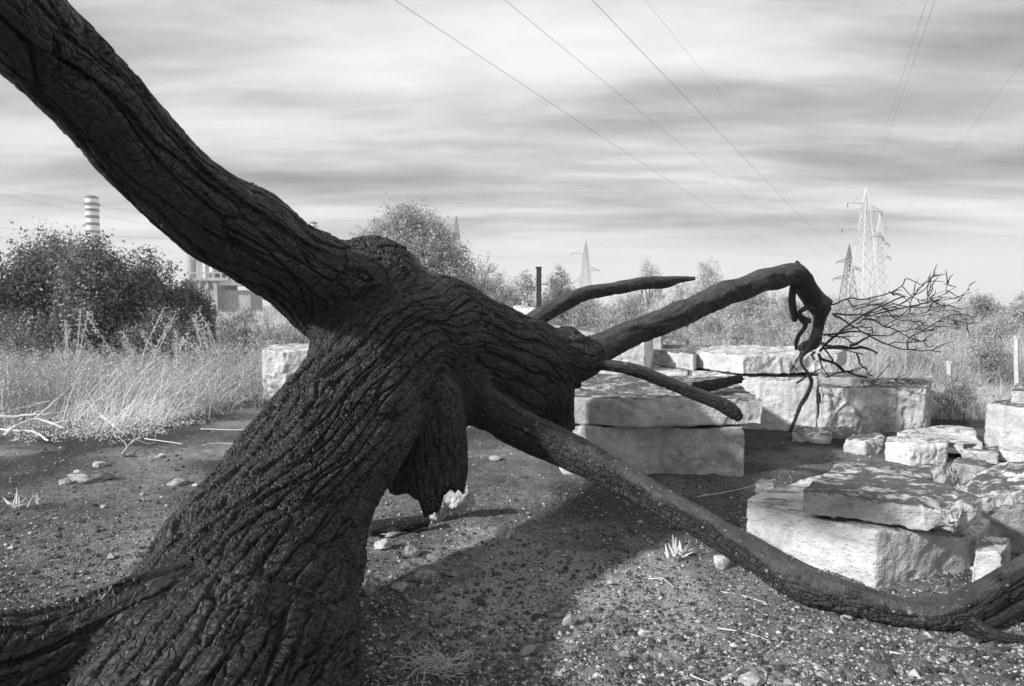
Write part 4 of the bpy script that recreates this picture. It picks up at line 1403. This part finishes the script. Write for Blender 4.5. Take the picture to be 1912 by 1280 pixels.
meadow(26000, 'meadow_grass', 'pale dry grass and weeds filling the left middle distance', (-350, 800), (8.2, 26), (.10, .50), M_STRAW, 0.6, 1.0, 1.3, 1.9,
       mask=lambda x, d, px: d > edge_y(px) + 2.6 * rng.random(len(x)) ** 1.5)
meadow(9000, 'edge_grass', 'short pale grass thinning out over the ash at left', (-350, 700), (7.0, 13), (.05, .2), M_STRAW, 0.5, 1.0, 1.3, 1.5,
       mask=lambda x, d, px: (d > edge_y(px) - .3 + 1.2 * rng.random(len(x))) & (d < edge_y(px) + 2.5))
meadow(60000, 'meadow_grass', 'dry grass over the bank and meadow at right', (960, 2250), (12.2, 60), (.25, .9), M_STRAW, 0.45, 1.0, 0.9, 1.6)
meadow(12000, 'meadow_grass', 'sparse dry grass among the rubble at right', (1640, 2200), (8.9, 13), (.1, .4), M_STRAW, 0.5, 1.0, 0.9, 1.5)
meadow(20000, 'far_grass', 'far grass running back to the skyline', (-400, 2300), (26, 160), (.4, 1.0), M_STRAW, 0.5, 1.0, 0.6, 1.0)


def weeds(n, name, label, pxr, dr, hr, mat, tmul, mask=None, leafs=12, ls=0.045):
    px = rng.uniform(pxr[0], pxr[1], n)
    u = rng.random(n)
    d = 1 / (1 / dr[0] + (1 / dr[1] - 1 / dr[0]) * u)
    x = (px - 956) / FPX * d
    if mask is not None:
        k = mask(x, d, px)
        x, d = x[k], d[k]
        n = len(x)
    h = rng.uniform(hr[0], hr[1], n) * (1 + .4 * fbm(np.stack([x, d, 0 * x], 1) * 0.8, 2, 510))
    base = np.stack([x, d, hz(x, d) - 0.02], 1)
    tone = rng.random(n)
    V, F, tn, C = blades(base, h, 0.006 * np.maximum(1, d / 9), rng.uniform(0, .3, n), rng.uniform(0, 6.28, n), rng.uniform(0, .5, n), 4, tone * tmul)
    A = Acc()
    A.add(V, F, tone=tn)
    t = rng.uniform(0.25, 1.0, (n, leafs)) * 4
    i0 = np.clip(t.astype(int), 0, 3)
    fr = (t - i0)[..., None]
    ar = np.arange(n)[:, None]
    c = C[ar, i0] * (1 - fr) + C[ar, i0 + 1] * fr + rng.normal(size=(n, leafs, 3)) * 0.03
    V, F, tn = leaf_quads(c.reshape(-1, 3), np.repeat(ls * np.maximum(1, d / 12), leafs), np.clip(np.repeat(tone, leafs) * .5 + rng.random(n * leafs) * .5, 0, 1) * tmul)
    A.add(V, F, tone=tn)
    return tag(A.build(name, mat, None, False), label, 'weeds', None, 'stuff')


weeds(9000, 'weeds', 'leafy weeds growing thick below the left thicket', (-350, 760), (9.0, 22), (.4, .95), M_WEED, 1.0, lambda x, d, px: d > edge_y(px) + 0.9)
weeds(13000, 'weeds', 'leafy weeds over the right-hand bank', (980, 2250), (13, 45), (.4, .95), M_WEED, 1.0)


# arching straw tufts at the edge of the clearing
def tuft(px, py, n, L, label, seed, spread=0.10, lean=(0.1, 1.0), droop=(0.7, 2.0), az=None, mat=None, name='grass_tuft', cat='grass tuft', w=0.014, group='arching tufts of dry grass'):
    g = G(px, py)
    base = np.stack([rng.normal(0, spread, n) + g[0], rng.normal(0, spread, n) + g[1], np.full(n, float(hz(g[0], g[1])) - 0.02)], 1)
    azs = rng.uniform(0, 6.28, n) if az is None else rng.normal(az[0], az[1], n)
    V, F, tn, _ = blades(base, rng.uniform(L[0], L[1], n), np.full(n, w) * rng.uniform(.6, 1.3, n), rng.uniform(lean[0], lean[1], n), azs, rng.uniform(droop[0], droop[1], n), 9,
                         np.clip(rng.normal(.85, .2, n), 0, 1))
    o = mesh_obj(name, V, F, mat or M_STRAW, None, False, {'tone': tn}, (g[0], g[1], 0))
    return tag(o, label, cat, group)


TUFTS = [(190, 775, 170, (.5, 1.15), 'tall tuft of straw arching right behind the bleached sticks', (1.4, 1.0)), (300, 768, 150, (.5, 1.1), 'sprawling straw tuft right of the tallest tuft', (1.5, .8)),
         (262, 790, 120, (.35, .8), 'low straw tuft flopping over the ash edge', (1.6, .9)), (388, 756, 70, (.4, .85), 'open wiry tuft whose straws touch the ash', (1.4, 1.4)),
         (345, 738, 80, (.5, .95), 'straw tuft behind the open wiry tuft', None), (425, 728, 80, (.5, 1.1), 'fan of upright straw near the white broken block', None),
         (120, 742, 90, (.5, 1.0), 'straw tuft behind the bleached sticks at left', None), (40, 735, 80, (.4, .9), 'straw tuft at the left edge', None),
         (470, 700, 90, (.6, 1.2), 'dense straw tuft just left of the white broken block', None), (250, 715, 90, (.5, 1.1), 'straw tuft in the second row at left', None),
         (545, 690, 70, (.5, .9), 'straw tuft behind the white broken block', None), (70, 700, 80, (.5, 1.0), 'straw tuft in the second row near the left edge', None),
         (350, 690, 90, (.5, 1.1), 'straw tuft in the second row below the factory', None)]
for i, (px, py, n, L, lb, az) in enumerate(TUFTS):
    tuft(px, py, int(n * 2.2), L, lb, i, 0.24, az=az, lean=(.15, 1.25), droop=(.6, 1.9))


def litter(n, px0, px1, d0, d1, zmax, size, name, label, tone=(.5, 1)):
    px = rng.uniform(px0, px1, n)
    d = rng.uniform(d0, d1, n)
    x = (px - 956) / FPX * d
    p = np.stack([x, d, 0 * x], 1)
    k = (fbm(p * 2.2, 3, 520) > -0.12) & (d > edge_y(px) - 0.9 * rng.random(n) - .1)
    p = p[k]
    p[:, 2] = hz(p[:, 0], p[:, 1]) + rng.random(len(p)) ** 2 * zmax + .012
    V, F, tn = leaf_quads(p, size, rng.uniform(*tone, len(p)), aspect=.38)
    o = mesh_obj(name, V, F, M_STRAW, None, False, {'tone': tn})
    return tag(o, label, 'litter', None, 'stuff')


litter(16000, -200, 380, 7.2, 10.5, .22, .036, 'leaf_litter', 'curled pale dead leaves heaped round the bleached sticks at left')
litter(3500, 380, 760, 8.5, 13, .15, .034, 'leaf_litter', 'sparse pale dead leaves along the grass edge left of the trunk', (.3, .9))

# tall weeds with pale seed heads, each with stem, leaves and head
def tall_weed(px, d, h, label, seed, nst=4, group='tall weeds with pale seed heads'):
    rs = np.random.default_rng(seed)
    x = (px - 956) / FPX * d
    z = float(hz(x, d))
    root = empty('tall_weed', (x, d, z), label, 'weed', group)
    st, lv, hd = Acc(), Acc(), Acc()
    for i in range(nst):
        a, ln = rs.uniform(0, 6.28), rs.uniform(0.05, 0.6)
        hh = h * rs.uniform(.45, 1.0)
        p0 = np.array([x + rs.normal(0, .04), d + rs.normal(0, .04), z - .02])
        p2 = p0 + [math.cos(a) * ln * hh, math.sin(a) * ln * hh, hh]
        p1 = (p0 + p2) / 2 + rs.normal(0, .03, 3)
        C = catmull([[*p0, .009], [*p1, .007], [*p2, .004]], .1)
        V, F, _ = tube_tri(C, 5)
        sto = mesh_obj('stem', V, F, M_STRAW, root, True, {'tone': np.full(len(V), .8)})
        k = 26
        t = rs.uniform(.25, .8, k)
        c = p0 + (p2 - p0) * t[:, None] + rs.normal(0, .045, (k, 3))
        V, F, tn = leaf_quads(c, .06, rs.uniform(.3, .9, k))
        lv.add(V, F, tone=tn)
        k = 46
        t = rs.uniform(.78, 1.04, k)
        c = p0 + (p2 - p0) * t[:, None] + rs.normal(0, .035, (k, 3))
        V, F, tn = leaf_quads(c, .042, rs.uniform(.5, 1, k), aspect=.8)
        mesh_obj('seed_head', V, F, M_LEAF_L, sto, False, {'tone': tn})
    lv.build('leaves', M_LEAF_L, root, False)


for i, (px, d, h) in enumerate(sorted([(112, 12.4, 1.1), (128, 12.0, 1.45), (245, 11.6, 1.5), (262, 13.2, 1.2), (318, 11.4, 1.1), (398, 12.9, 1.3), (18, 10.5, .95), (58, 9.6, .6),
                                (8, 8.9, .7), (420, 13.8, 1.5), (500, 13.5, 1.2)])):
    tall_weed(px, d, h, '%s from the left of the tall weeds with pale seed heads' % ORD[i], 600 + i)


# bleached dead branches at the left edge of the clearing
def stick(pts, label, name='dead_branch', cat='dead branch', mat=None, group=None, sides=8, side_twigs=0, seed=0):
    """pts rows: world x, y, z, r"""
    C = catmull(pts, .04)
    C[:, :3] += np.stack([vnoise(C[:, :3] * 6 + 5 * i, seed + i) for i in range(3)], 1) * C[:, 3:4] * 0.7
    V, F, g = tube(C, sides)
    o = mesh_obj(name, V, F, mat or M_PALEWOOD, None, True, {'tone': np.full(len(V), .6)}, (pts[0][0], pts[0][1], 0))
    tag(o, label, cat, group)
    rs = np.random.default_rng(seed)
    for _ in range(side_twigs):
        j = rs.integers(len(C) // 4, len(C) - 1)
        dd = (C[j, :3] - C[j - 1, :3])
        dd /= np.linalg.norm(dd) + 1e-9
        dd = dd + rs.normal(0, .5, 3)
        L = rs.uniform(.12, .4)
        q0 = C[j, :3]
        C2 = catmull([[*q0, C[j, 3] * .6], [*(q0 + dd * L * .5 + rs.normal(0, .02, 3)), C[j, 3] * .4], [*(q0 + dd * L), .002]], .05)
        C2[:, 2] = np.maximum(C2[:, 2], .01)
        V, F, g = tube(C2, 6)
        mesh_obj('twig', V, F, mat or M_PALEWOOD, o, True, {'tone': np.full(len(V), .6)})
    return o


def PS(rows):
    """rows (px, py, z, r) -> world points on level z"""
    return [[*G(a, b, z), r] for a, b, z, r in rows]


stick(PS([(-20, 778, .05, .022), (60, 758, .12, .02), (110, 742, .22, .016), (150, 700, .45, .011), (185, 662, .6, .007)]), 'bleached stick curving up to the right at left edge', seed=1, side_twigs=4)
stick(PS([(-20, 778, .05, .02), (60, 776, .06, .018), (110, 770, .08, .016), (170, 752, .16, .012)]), 'straight bleached stick lying across the pile at left', seed=2, side_twigs=3)
stick(PS([(10, 812, .02, .02), (30, 795, .09, .018), (70, 782, .13, .016), (120, 800, .03, .012)]), 'white arched stick at the bottom of the pile', seed=3, side_twigs=3)
stick(PS([(55, 790, .03, .014), (90, 760, .2, .012), (130, 725, .32, .009)]), 'thin bleached stick leaning over the pile', seed=4, side_twigs=3)
stick(PS([(0, 765, .1, .012), (15, 720, .35, .010), (12, 670, .6, .006)]), 'upright bleached stick at the very left edge', seed=5, side_twigs=4)
stick(PS([(90, 822, .02, .012), (60, 806, .04, .012), (20, 803, .03, .012), (-20, 798, .03, .012)]), 'low pale stick nearest the ash at the left edge', seed=6, side_twigs=3)
stick(PS([(190, 775, .12, .015), (212, 795, .03, .012), (225, 803, .02, .006)]), 'short pale stick poking from the tall tuft', seed=7, side_twigs=2)
stick(PS([(228, 846, .03, .007), (245, 826, .06, .006), (262, 815, .16, .004)]), 'forked pale twig standing in the ash', name='dead_twig', cat='twig', seed=8, side_twigs=5)
stick(PS([(270, 818, .02, .006), (340, 829, .02, .004)]), 'pale straw lying flat below the tufts', name='dead_twig', cat='twig', seed=9, sides=5)
stick(PS([(375, 801, .02, .006), (470, 802, .02, .005)]), 'pale straight stalk lying toward the trunk', name='dead_twig', cat='twig', seed=10, sides=5, side_twigs=1)
stick(PS([(378, 832, .02, .005), (400, 827, .03, .004), (440, 828, .02, .003)]), 'short pale stalk lying against the trunk', name='dead_twig', cat='twig', seed=11, sides=5)
STRAWS = [(1320, 1105, 1450, 1135), (1345, 1178, 1435, 1200), (1290, 1262, 1335, 1282), (1620, 1262, 1680, 1275), (1770, 1203, 1820, 1226), (1890, 1232, 1908, 1216),
                                  (1210, 1085, 1260, 1100), (1660, 1222, 1700, 1216), (1300, 930, 1420, 905), (60, 1018, 110, 1012), (700, 1000, 760, 996), (1580, 1262, 1630, 1278)]
for i, (a, b, c, d) in enumerate(STRAWS):
    g0, g1 = G(a, b), G(c, d)
    m = (g0 + g1) / 2 + [rng.normal(0, .02), rng.normal(0, .04), .012]
    stick([[*(g0 + [0, 0, .012]), .003], [*m, .003], [*(g1 + [0, 0, .01]), .0015]], 'thin pale straw lying loose on the ash, %s from the left' % ORD[sorted(q_[0] for q_ in STRAWS).index(a)], name='straw', cat='straw', seed=20 + i, sides=5,
          group='straws lying loose on the ash')

# dry root tangle near the lower edge
g = G(815, 1250)
tg = Acc()
rs = np.random.default_rng(77)
for i in range(70):
    a = rs.uniform(0, 6.28)
    r = rs.uniform(.02, .10)
    h0 = rs.uniform(.0, .05)
    pts = []
    ang = rs.uniform(0, 6.28)
    p = np.array([g[0] + rs.normal(0, .03), g[1] + rs.normal(0, .02), .015])
    for k in range(7):
        pts.append([*p, .0016])
        ang += rs.normal(0.35, .5)
        p = p + [math.cos(ang) * .030, math.sin(ang) * .026, rs.normal(.006, .012)]
        p[2] = max(.006, p[2])
    V, F, _ = tube_tri(catmull(pts, .012), 4)
    tg.add(V, F, tone=rs.uniform(.2, .7))
tag(tg.build('root_tangle', M_STRAW, None, True, (g[0], g[1], 0)), 'loose tangle of wiry dry roots on the ash near the lower edge', 'roots')


# small plants with star-like pale leaves
def sprout(px, py, label, n=12, L=.09, seed=0):
    rs = np.random.default_rng(seed)
    g = G(px, py)
    root = empty('sprout', (g[0], g[1], 0), label, 'plant')
    A = Acc()
    for i in range(n):
        b = np.array([[g[0] + rs.normal(0, .035), g[1] + rs.normal(0, .03), .01 + rs.uniform(0, .05)]])
        V, F, tn, _ = blades(b, np.array([L * rs.uniform(.6, 1.2)]), np.array([.02]), np.array([rs.uniform(.2, 1.3)]), np.array([rs.uniform(0, 6.28)]), np.array([rs.uniform(-.3, .6)]), 4, np.array([rs.uniform(.7, 1)]))
        A.add(V, F, tone=tn)
    A.build('leaves', M_STRAW, root, False)
    C = catmull([[g[0], g[1], 0, .004], [g[0] + .02, g[1], .04, .003], [g[0] + .05, g[1], .07, .002]], .02)
    V, F, _ = tube(C, 6)
    mesh_obj('stem', V, F, M_WOODSTEM, root, True, {'tone': np.full(len(V), .5)})


sprout(1272, 1045, 'star leaved pale sprout under the sagging branch', 16, .10, 1)
sprout(28, 955, 'pale sprout near the left edge on the ash', 12, .12, 2)
sprout(66, 948, 'smaller pale sprout right of the left edge sprout', 7, .09, 3)

# charred logs lying about
C = catmull([[*G(690, 985, .05), .05], [*G(745, 980, .05), .055], [*G(800, 972, .05), .045]], .02)
V, F, g = tube(C, 22)
Nn = vnormals(V, np.array([[f[0], f[1], f[2]] for f in F]))
V = V + Nn * (char_relief(g + 3, V, .35))[:, None]
tag(mesh_obj('charred_log', V, F, M_BURNT, None, True, {'grain': g}, tuple(G(690, 985, 0))), 'charred log on the ground left of the mottled rock', 'log')
C = catmull([[*(G(1290, 762, .76)), .055], [*G(1340, 742, .80), .048], [*G(1386, 724, .84), .042]], .02)
C[:, 1] = np.linspace(6.25, 6.5, len(C))
C[:, 0] = np.interp(np.linspace(0, 1, len(C)), [0, 1], [(1300 - 956) / FPX * 6.25, (1386 - 956) / FPX * 6.5])
C[:, 2] = np.linspace(.74, .80, len(C))
V, F, g = tube(C, 22)
Nn = vnormals(V, np.array([[f[0], f[1], f[2]] for f in F]))
V = V + Nn * (char_relief(g + 8, V, .45))[:, None]
tag(mesh_obj('charred_log', V, F, M_BURNT, None, True, {'grain': g}, tuple(C[0, :3])), 'short charred log lying on top of the long slab', 'log')
print('plants', time.time() - T0)


# ---------------------------------------------------------------- posts, pylons, cables, factory
class Bars:
    """square-section members gathered into one mesh"""
    def __init__(self):
        self.a = Acc()

    def bar(self, p, q, w):
        p, q = np.array(p, float), np.array(q, float)
        t = q - p
        t /= np.linalg.norm(t) + 1e-9
        u = np.cross(t, [0, 0, 1.0])
        if np.linalg.norm(u) < 1e-3:
            u = np.array([1.0, 0, 0])
        u /= np.linalg.norm(u)
        v = np.cross(t, u)
        w = w / 2
        r = [u * w + v * w, -u * w + v * w, -u * w - v * w, u * w - v * w]
        V = np.array([p + k for k in r] + [q + k for k in r])
        F = np.array([[0, 1, 5, 4], [1, 2, 6, 5], [2, 3, 7, 6], [3, 0, 4, 7], [3, 2, 1, 0], [4, 5, 6, 7]])
        self.a.add(V, F)
        return self

    def build(self, name, mat, parent=None):
        return self.a.build(name, mat, parent, False)


def box(name, c, s, mat, parent):
    c, s = np.array(c, float), np.array(s, float) / 2
    V = np.array([[x, y, z] for x in (-1, 1) for y in (-1, 1) for z in (-1, 1)]) * s + c
    F = np.array([[0, 1, 3, 2], [4, 6, 7, 5], [0, 4, 5, 1], [2, 3, 7, 6], [0, 2, 6, 4], [1, 5, 7, 3]])
    return mesh_obj(name, V, F, mat, parent, False)


def cyl(name, base, r0, r1, z0, z1, mat, parent, n=32):
    th = np.linspace(0, 6.28318, n, endpoint=False)
    b = np.array(base, float)
    V = np.vstack([np.stack([b[0] + np.cos(th) * r, b[1] + np.sin(th) * r, np.full(n, z)], 1) for r, z in ((r0, z0), (r1, z1))])
    F = [[i, (i + 1) % n, n + (i + 1) % n, n + i] for i in range(n)] + [list(range(n))[::-1], list(range(n, 2 * n))]
    return mesh_obj(name, V, F, mat, parent, False)


def pylon(label, px, d, top_py, base_w, mat, arms, th, yaw=0.0, waist=0.45, levels=11, group='lattice pylons on the skyline'):
    """four-legged lattice mast; arms = (height fraction, side, reach m)"""
    x = (px - 956) / FPX * d
    H = CAM_H - (top_py - 570) / FPX * d
    root = empty('pylon', (x, d, 0), label, 'pylon', group)
    cy_, sy_ = math.cos(yaw), math.sin(yaw)
    def W(lx, ly, z):
        return [x + lx * cy_ - ly * sy_, d + lx * sy_ + ly * cy_, z]
    def hw(z):
        t = z / H
        if t < 0.82:
            return base_w / 2 * (1 - t / 0.82 * (1 - 0.24))
        return base_w / 2 * 0.24 * max(0.02, (1 - (t - .82) / .18))
    zs = [0.0]
    while zs[-1] < H * 0.985:
        zs.append(min(H, zs[-1] + max(hw(zs[-1]) * 1.55, H * 0.035)))
    legs = Bars()
    lat = Bars()
    for sx in (-1, 1):
        for sy in (-1, 1):
            for a, b in zip(zs[:-1], zs[1:]):
                legs.bar(W(sx * hw(a), sy * hw(a), a), W(sx * hw(b), sy * hw(b), b), th * (1.25 if a < H * .5 else 1))
    for a, b in zip(zs[:-1], zs[1:]):
        ha, hb = hw(a), hw(b)
        for k in range(4):
            c0 = [(-1, -1), (1, -1), (1, 1), (-1, 1)][k]
            c1 = [(-1, -1), (1, -1), (1, 1), (-1, 1)][(k + 1) % 4]
            lat.bar(W(c0[0] * ha, c0[1] * ha, a), W(c1[0] * hb, c1[1] * hb, b), th * .55)
            lat.bar(W(c1[0] * ha, c1[1] * ha, a), W(c0[0] * hb, c0[1] * hb, b), th * .55)
            lat.bar(W(c0[0] * ha, c0[1] * ha, a), W(c1[0] * ha, c1[1] * ha, a), th * .5)
    legs.build('legs', mat, root)
    lat.build('lattice', mat, root)
    tips = []
    for f, s, reach in arms:
        z = H * f
        ar = Bars()
        tip = W(s * reach, 0, z)
        h = hw(z)
        for sy in (-1, 1):
            ar.bar(W(s * h, sy * h, z), tip, th * .8)
            ar.bar(W(s * h, sy * h, z + H * .055), tip, th * .7)
            for q_ in (.25, .5, .75):
                pa = np.array(W(s * h, sy * h, z)) * (1 - q_) + np.array(tip) * q_
                pb = np.array(W(s * h, sy * h, z + H * .055)) * (1 - q_) + np.array(tip) * q_
                ar.bar(pa, pb, th * .5)
        o = ar.build('cross_arm', mat, root)
        ins = Bars()
        ins.bar(tip, [tip[0], tip[1], tip[2] - H * .035], th * 1.1)
        ins.build('insulator', M_STEELD, o)
        tips.append(np.array([tip[0], tip[1], tip[2] - H * .035]))
    tips.append(np.array([x, d, H]))
    return tips


t1 = pylon('tallest white pylon of the group at right', 1610, 150, 349, 5.0, M_STEELW, [(.86, -1, 4.6), (.80, 1, 4.3), (.66, -1, 5.8), (.60, 1, 4.8)], .13, .25)
t2 = pylon('short dark pylon left of the tallest white one', 1582, 190, 456, 3.9, M_STEELD, [(.73, -1, 3.6), (.62, 1, 3.6), (.48, -1, 4.4)], .14, .1)
t3 = pylon('white pylon right behind the tallest one', 1637, 170, 400, 4.6, M_STEELW, [(.86, 1, 1.5)], .11, -.2)
t4 = pylon('dark thin pylon overlapping the right white pylon', 1639, 215, 422, 5.0, M_STEELM, [(.86, -1, 3.4), (.78, 1, 3.6), (.62, 1, 4.4)], .12, .3)
t5 = pylon('pale slender pylon right of the iron post', 1093, 230, 445, 4.6, M_STEELM, [(.78, -1, 5.2), (.55, 1, 5.0), (.40, -1, 4.0)], .13, .2)
t6 = pylon('dark pylon whose tip shows over the feathery tree', 853, 240, 403, 7.2, M_STEELD, [(.62, -1, 5.0), (.62, 1, 5.0)], .17, .1)


def cable(p, q, sag, r, label, n=60):
    p, q = np.array(p, float), np.array(q, float)
    t = np.linspace(0, 1, n)[:, None]
    C = p + (q - p) * t
    C[:, 2] -= 4 * sag * (t * (1 - t))[:, 0]
    # wire thickness grows a little with nothing: a real constant radius
    V, F, _ = tube_tri(np.concatenate([C, np.full((n, 1), r * .72)], 1), 5)
    tag(mesh_obj('power_cable', V, F, M_CABLE, None, True, None, tuple(p)), label, 'cable', 'overhead power cables')


def through(tip, px, py, d, r, label, sag=0.0, ext=1.25):
    e = P(px, py, d)
    q = tip + (e - tip) * ext
    cable(tip, q, sag, r, label)


through(t2[2], 780, 0, 30, .016, 'power cable crossing the middle of the sky from top centre', 1.0)
through(t2[0], 975, 0, 32, .014, 'power cable right of the longest one at top centre', 1.0)
through(t2[1], 1130, 0, 34, .019, 'heaviest dark cable from the top edge to the short pylon', 1.0)
through(t1[2], 1222, 0, 40, .009, 'faintest cable between the heavy cable and the white pylon', 1.0)
through(t1[4], 1727, 0, 30, .012, 'left one of the twin cables climbing above the white pylon', 0.4)
through(t1[4] + [.8, 0, 0], 1742, 0, 30, .012, 'right one of the twin cables climbing above the white pylon', 0.4)
through(t3[0], 1912, 95, 40, .011, 'cable running up to the right edge of the sky', 0.8)
through(P(600, 440, 190), 0, 340, 120, .03, 'upper thin cable passing behind the striped chimney', 1.5)
through(P(640, 470, 190), 60, 365, 120, .03, 'middle thin cable passing behind the striped chimney', 1.5)
through(P(560, 452, 170), 0, 418, 120, .028, 'lower thin cable just above the thicket', 1.0)
through(t5[0], 880, 470, 150, .03, 'cable leaving the slender pylon to the left', 1.0)
through(t5[2], 860, 492, 150, .03, 'lower cable leaving the slender pylon to the left', 1.0)

# iron post with a bracket
d = 14.0
x = (1006 - 956) / FPX * d
z = float(hz(x, d))
root = empty('iron_post', (x, d, z), 'dark iron post with a side bracket beside the tall white block', 'post')
top = CAM_H + 70 / FPX * d
Bars().bar([x - .035, d, z - .1], [x - .035, d, top], .03).bar([x + .035, d, z - .1], [x + .035, d, top], .03).bar([x, d, z - .1], [x, d, top], .06).build('shaft', M_POST, root)
Bars().bar([x + .04, d, top - .33], [x + .20, d - .05, top - .345], .022).build('bracket', M_POST, root)
Bars().bar([x - .07, d, top + .006], [x + .06, d, top + .006], .03).build('cap_plate', M_POST, root)
for px, d, ty, w, lb in [(1900, 11.5, 632, .075, 'taller pale wooden stake near the right edge'), (1776, 11.0, 680, .075, 'shorter pale stake among the rubble')]:
    x = (px - 956) / FPX * d
    tp = CAM_H - (ty - 570) / FPX * d
    C = catmull([[x + .05, d, 0, w / 2], [x + .01, d, tp / 2, w / 2.1], [x - .01, d, tp, w / 2.2]], .06)
    V, F, _ = tube(C, 6)
    root = empty('stake', (x, d, 0), lb, 'stake')
    mesh_obj('shaft', V, F, M_PALEPOST, root, False)
    box('tip', [x - .01, d, tp + .03], [w * .75, w * .75, .05], M_PALEPOST, root)

# pale rubble beyond the rough block, each stone its own
RB = [(1668, 703, 40), (1700, 694, 46), (1735, 704, 34), (1760, 696, 30), (1790, 712, 30), (1680, 722, 30), (1715, 718, 34), (1745, 727, 26), (1800, 696, 40), (1827, 714, 30),
      (1764, 688, 40), (1850, 690, 40), (1870, 704, 34), (1838, 676, 34), (1900, 680, 40), (1660, 690, 30), (1725, 684, 44), (1880, 668, 30), (1812, 728, 24), (1846, 734, 28)]
for i, (px, py, w) in enumerate(RB):
    g = G(px, py + 16)
    k = g[1] / FPX
    V, F = stone_mesh((w * k * .55, w * k * .5, w * k * .36), 700 + i, 3)
    tag(mesh_obj('rubble_stone', V + [g[0], g[1], w * k * .15 + float(hz(g[0], g[1]))], F, [M_STONE_W, M_STONE][i % 2], None, True, None, (g[0], g[1], 0)),
        '%s pale rubble stone from the left in the heap beyond the rough block' % ORD[sorted(r_[0] for r_ in RB).index(px)], 'stone', 'rubble stones heaped in the weeds')

# striped chimneys
def chimney(px, d, top_py, wpx, bands, label):
    x = (px - 956) / FPX * d
    H = CAM_H - (top_py - 570) / FPX * d
    r = wpx / 2 / FPX * d
    root = empty('chimney', (x, d, 0), label, 'chimney')
    cyl('shaft', (x, d), r * 1.12, r, 0, H, M_WHITEP, root)
    for a, b, dark in bands:
        za, zb = H - a * r * 2, H - b * r * 2
        cyl('painted_band', (x, d), r * 1.05 + (.35 if dark == 2 else 0), r * 1.05 + (.35 if dark == 2 else 0), zb, za, M_DARKP, root)
    cyl('flue_mouth', (x, d), r * .7, r * .7, H + .02, H + .5, M_DARKP, root)


chimney(179, 300, 370, 22, [(0, .14, 1), (.50, .72, 2), (.98, 1.22, 1), (1.55, 1.80, 1), (2.15, 2.38, 1), (2.8, 3.0, 1)], 'striped factory chimney rising above the thicket')
chimney(588, 420, 417, 14, [(0, .2, 1), (.5, .6, 2), (1.3, 1.6, 1)], 'small striped chimney tip showing over the rising limb')

# factory silo, frame and tanks seen under the limb
d = 170.0
def X(px): return (px - 956) / FPX * d
def Z(py): return CAM_H - (py - 570) / FPX * d
root = empty('silo', (X(362), d, 0), 'grey cylindrical factory silo behind the thicket', 'silo')
cyl('shell', (X(363), d), 11 / FPX * d, 11 / FPX * d, 0, Z(463), M_GREYC, root)
cyl('rim', (X(363), d), 13 / FPX * d, 13 / FPX * d, Z(464), Z(461), M_STEELD, root)
root = empty('silo', (X(384), d + 5, 0), 'white factory tower right behind the grey silo', 'silo')
cyl('shell', (X(385), d + 6), 13 / FPX * d, 13 / FPX * d, 0, Z(455), M_WHITEP, root)
root = empty('factory_platform', (X(405), d - 6, 0), 'open steel frame platform holding white tanks on a concrete base', 'factory')
d2 = d - 6
fr = Bars()
for px in (379, 393, 407, 420, 434, 446):
    fr.bar([X(px), d2, Z(523)], [X(px), d2, Z(486)], .38)
    fr.bar([X(px), d2 + 5, Z(523)], [X(px), d2 + 5, Z(486)], .38)
for py in (486, 511):
    fr.bar([X(376), d2, Z(py)], [X(448), d2, Z(py)], .34)
    fr.bar([X(376), d2 + 5, Z(py)], [X(448), d2 + 5, Z(py)], .34)
fr.build('steel_frame', M_STEELM, root)
box('deck', [X(412), d2 + 3, Z(523)], [10, 8, .7], M_GREYC, root)
box('wall', [X(418), d2 + 5.2, Z(517)], [8.4, .6, 1.6], M_DARKP, root)
for px in (388, 399):
    cyl('tank', (X(px), d2 + 2.5), .75, .75, Z(522), Z(492), M_WHITEP, root, 20)
for px in (396, 410, 425):
    lg = Bars().bar([X(px), d2, 0], [X(px - 1), d2, Z(526)], .8)
    lg.build('concrete_leg', M_GREYC, root)
box('base_wall', [X(412), d2 + 6, Z(548)], [8.5, .8, 6.2], M_GREYC, root)
root = empty('factory_shed', (X(450), d, 0), 'low factory shed with a bright roof under the limb', 'building')
box('wall', [X(450), d, 2.6], [8, 8, 5.2], M_GREYC, root)
box('roof', [X(442), d - 1, Z(528)], [7, 9, 1.5], M_WHITEP, root)
print('all', time.time() - T0)


# ---------------------------------------------------------------- air
bm = bmesh.new()
bmesh.ops.create_cube(bm, size=1, matrix=Matrix.Translation((0, 250, 34)) @ Matrix.Diagonal((1400, 1300, 84, 1)))
me = bpy.data.meshes.new('haze')
bm.to_mesh(me)
bm.free()
mh = bpy.data.materials.new('haze_air')
mh.use_nodes = True
ht_ = NT(mh.node_tree)
pv = ht_.n('ShaderNodeVolumePrincipled', None, Color=(.95, .95, .95, 1), Density=0.0006, Anisotropy=0.0)
ht_.n('ShaderNodeOutputMaterial', None, Volume=pv.outputs[0])
me.materials.append(mh)
hzo = bpy.data.objects.new('haze', me)
COL.objects.link(hzo)
tag(hzo, 'thin pale haze over the whole plain', 'haze', None, 'stuff')
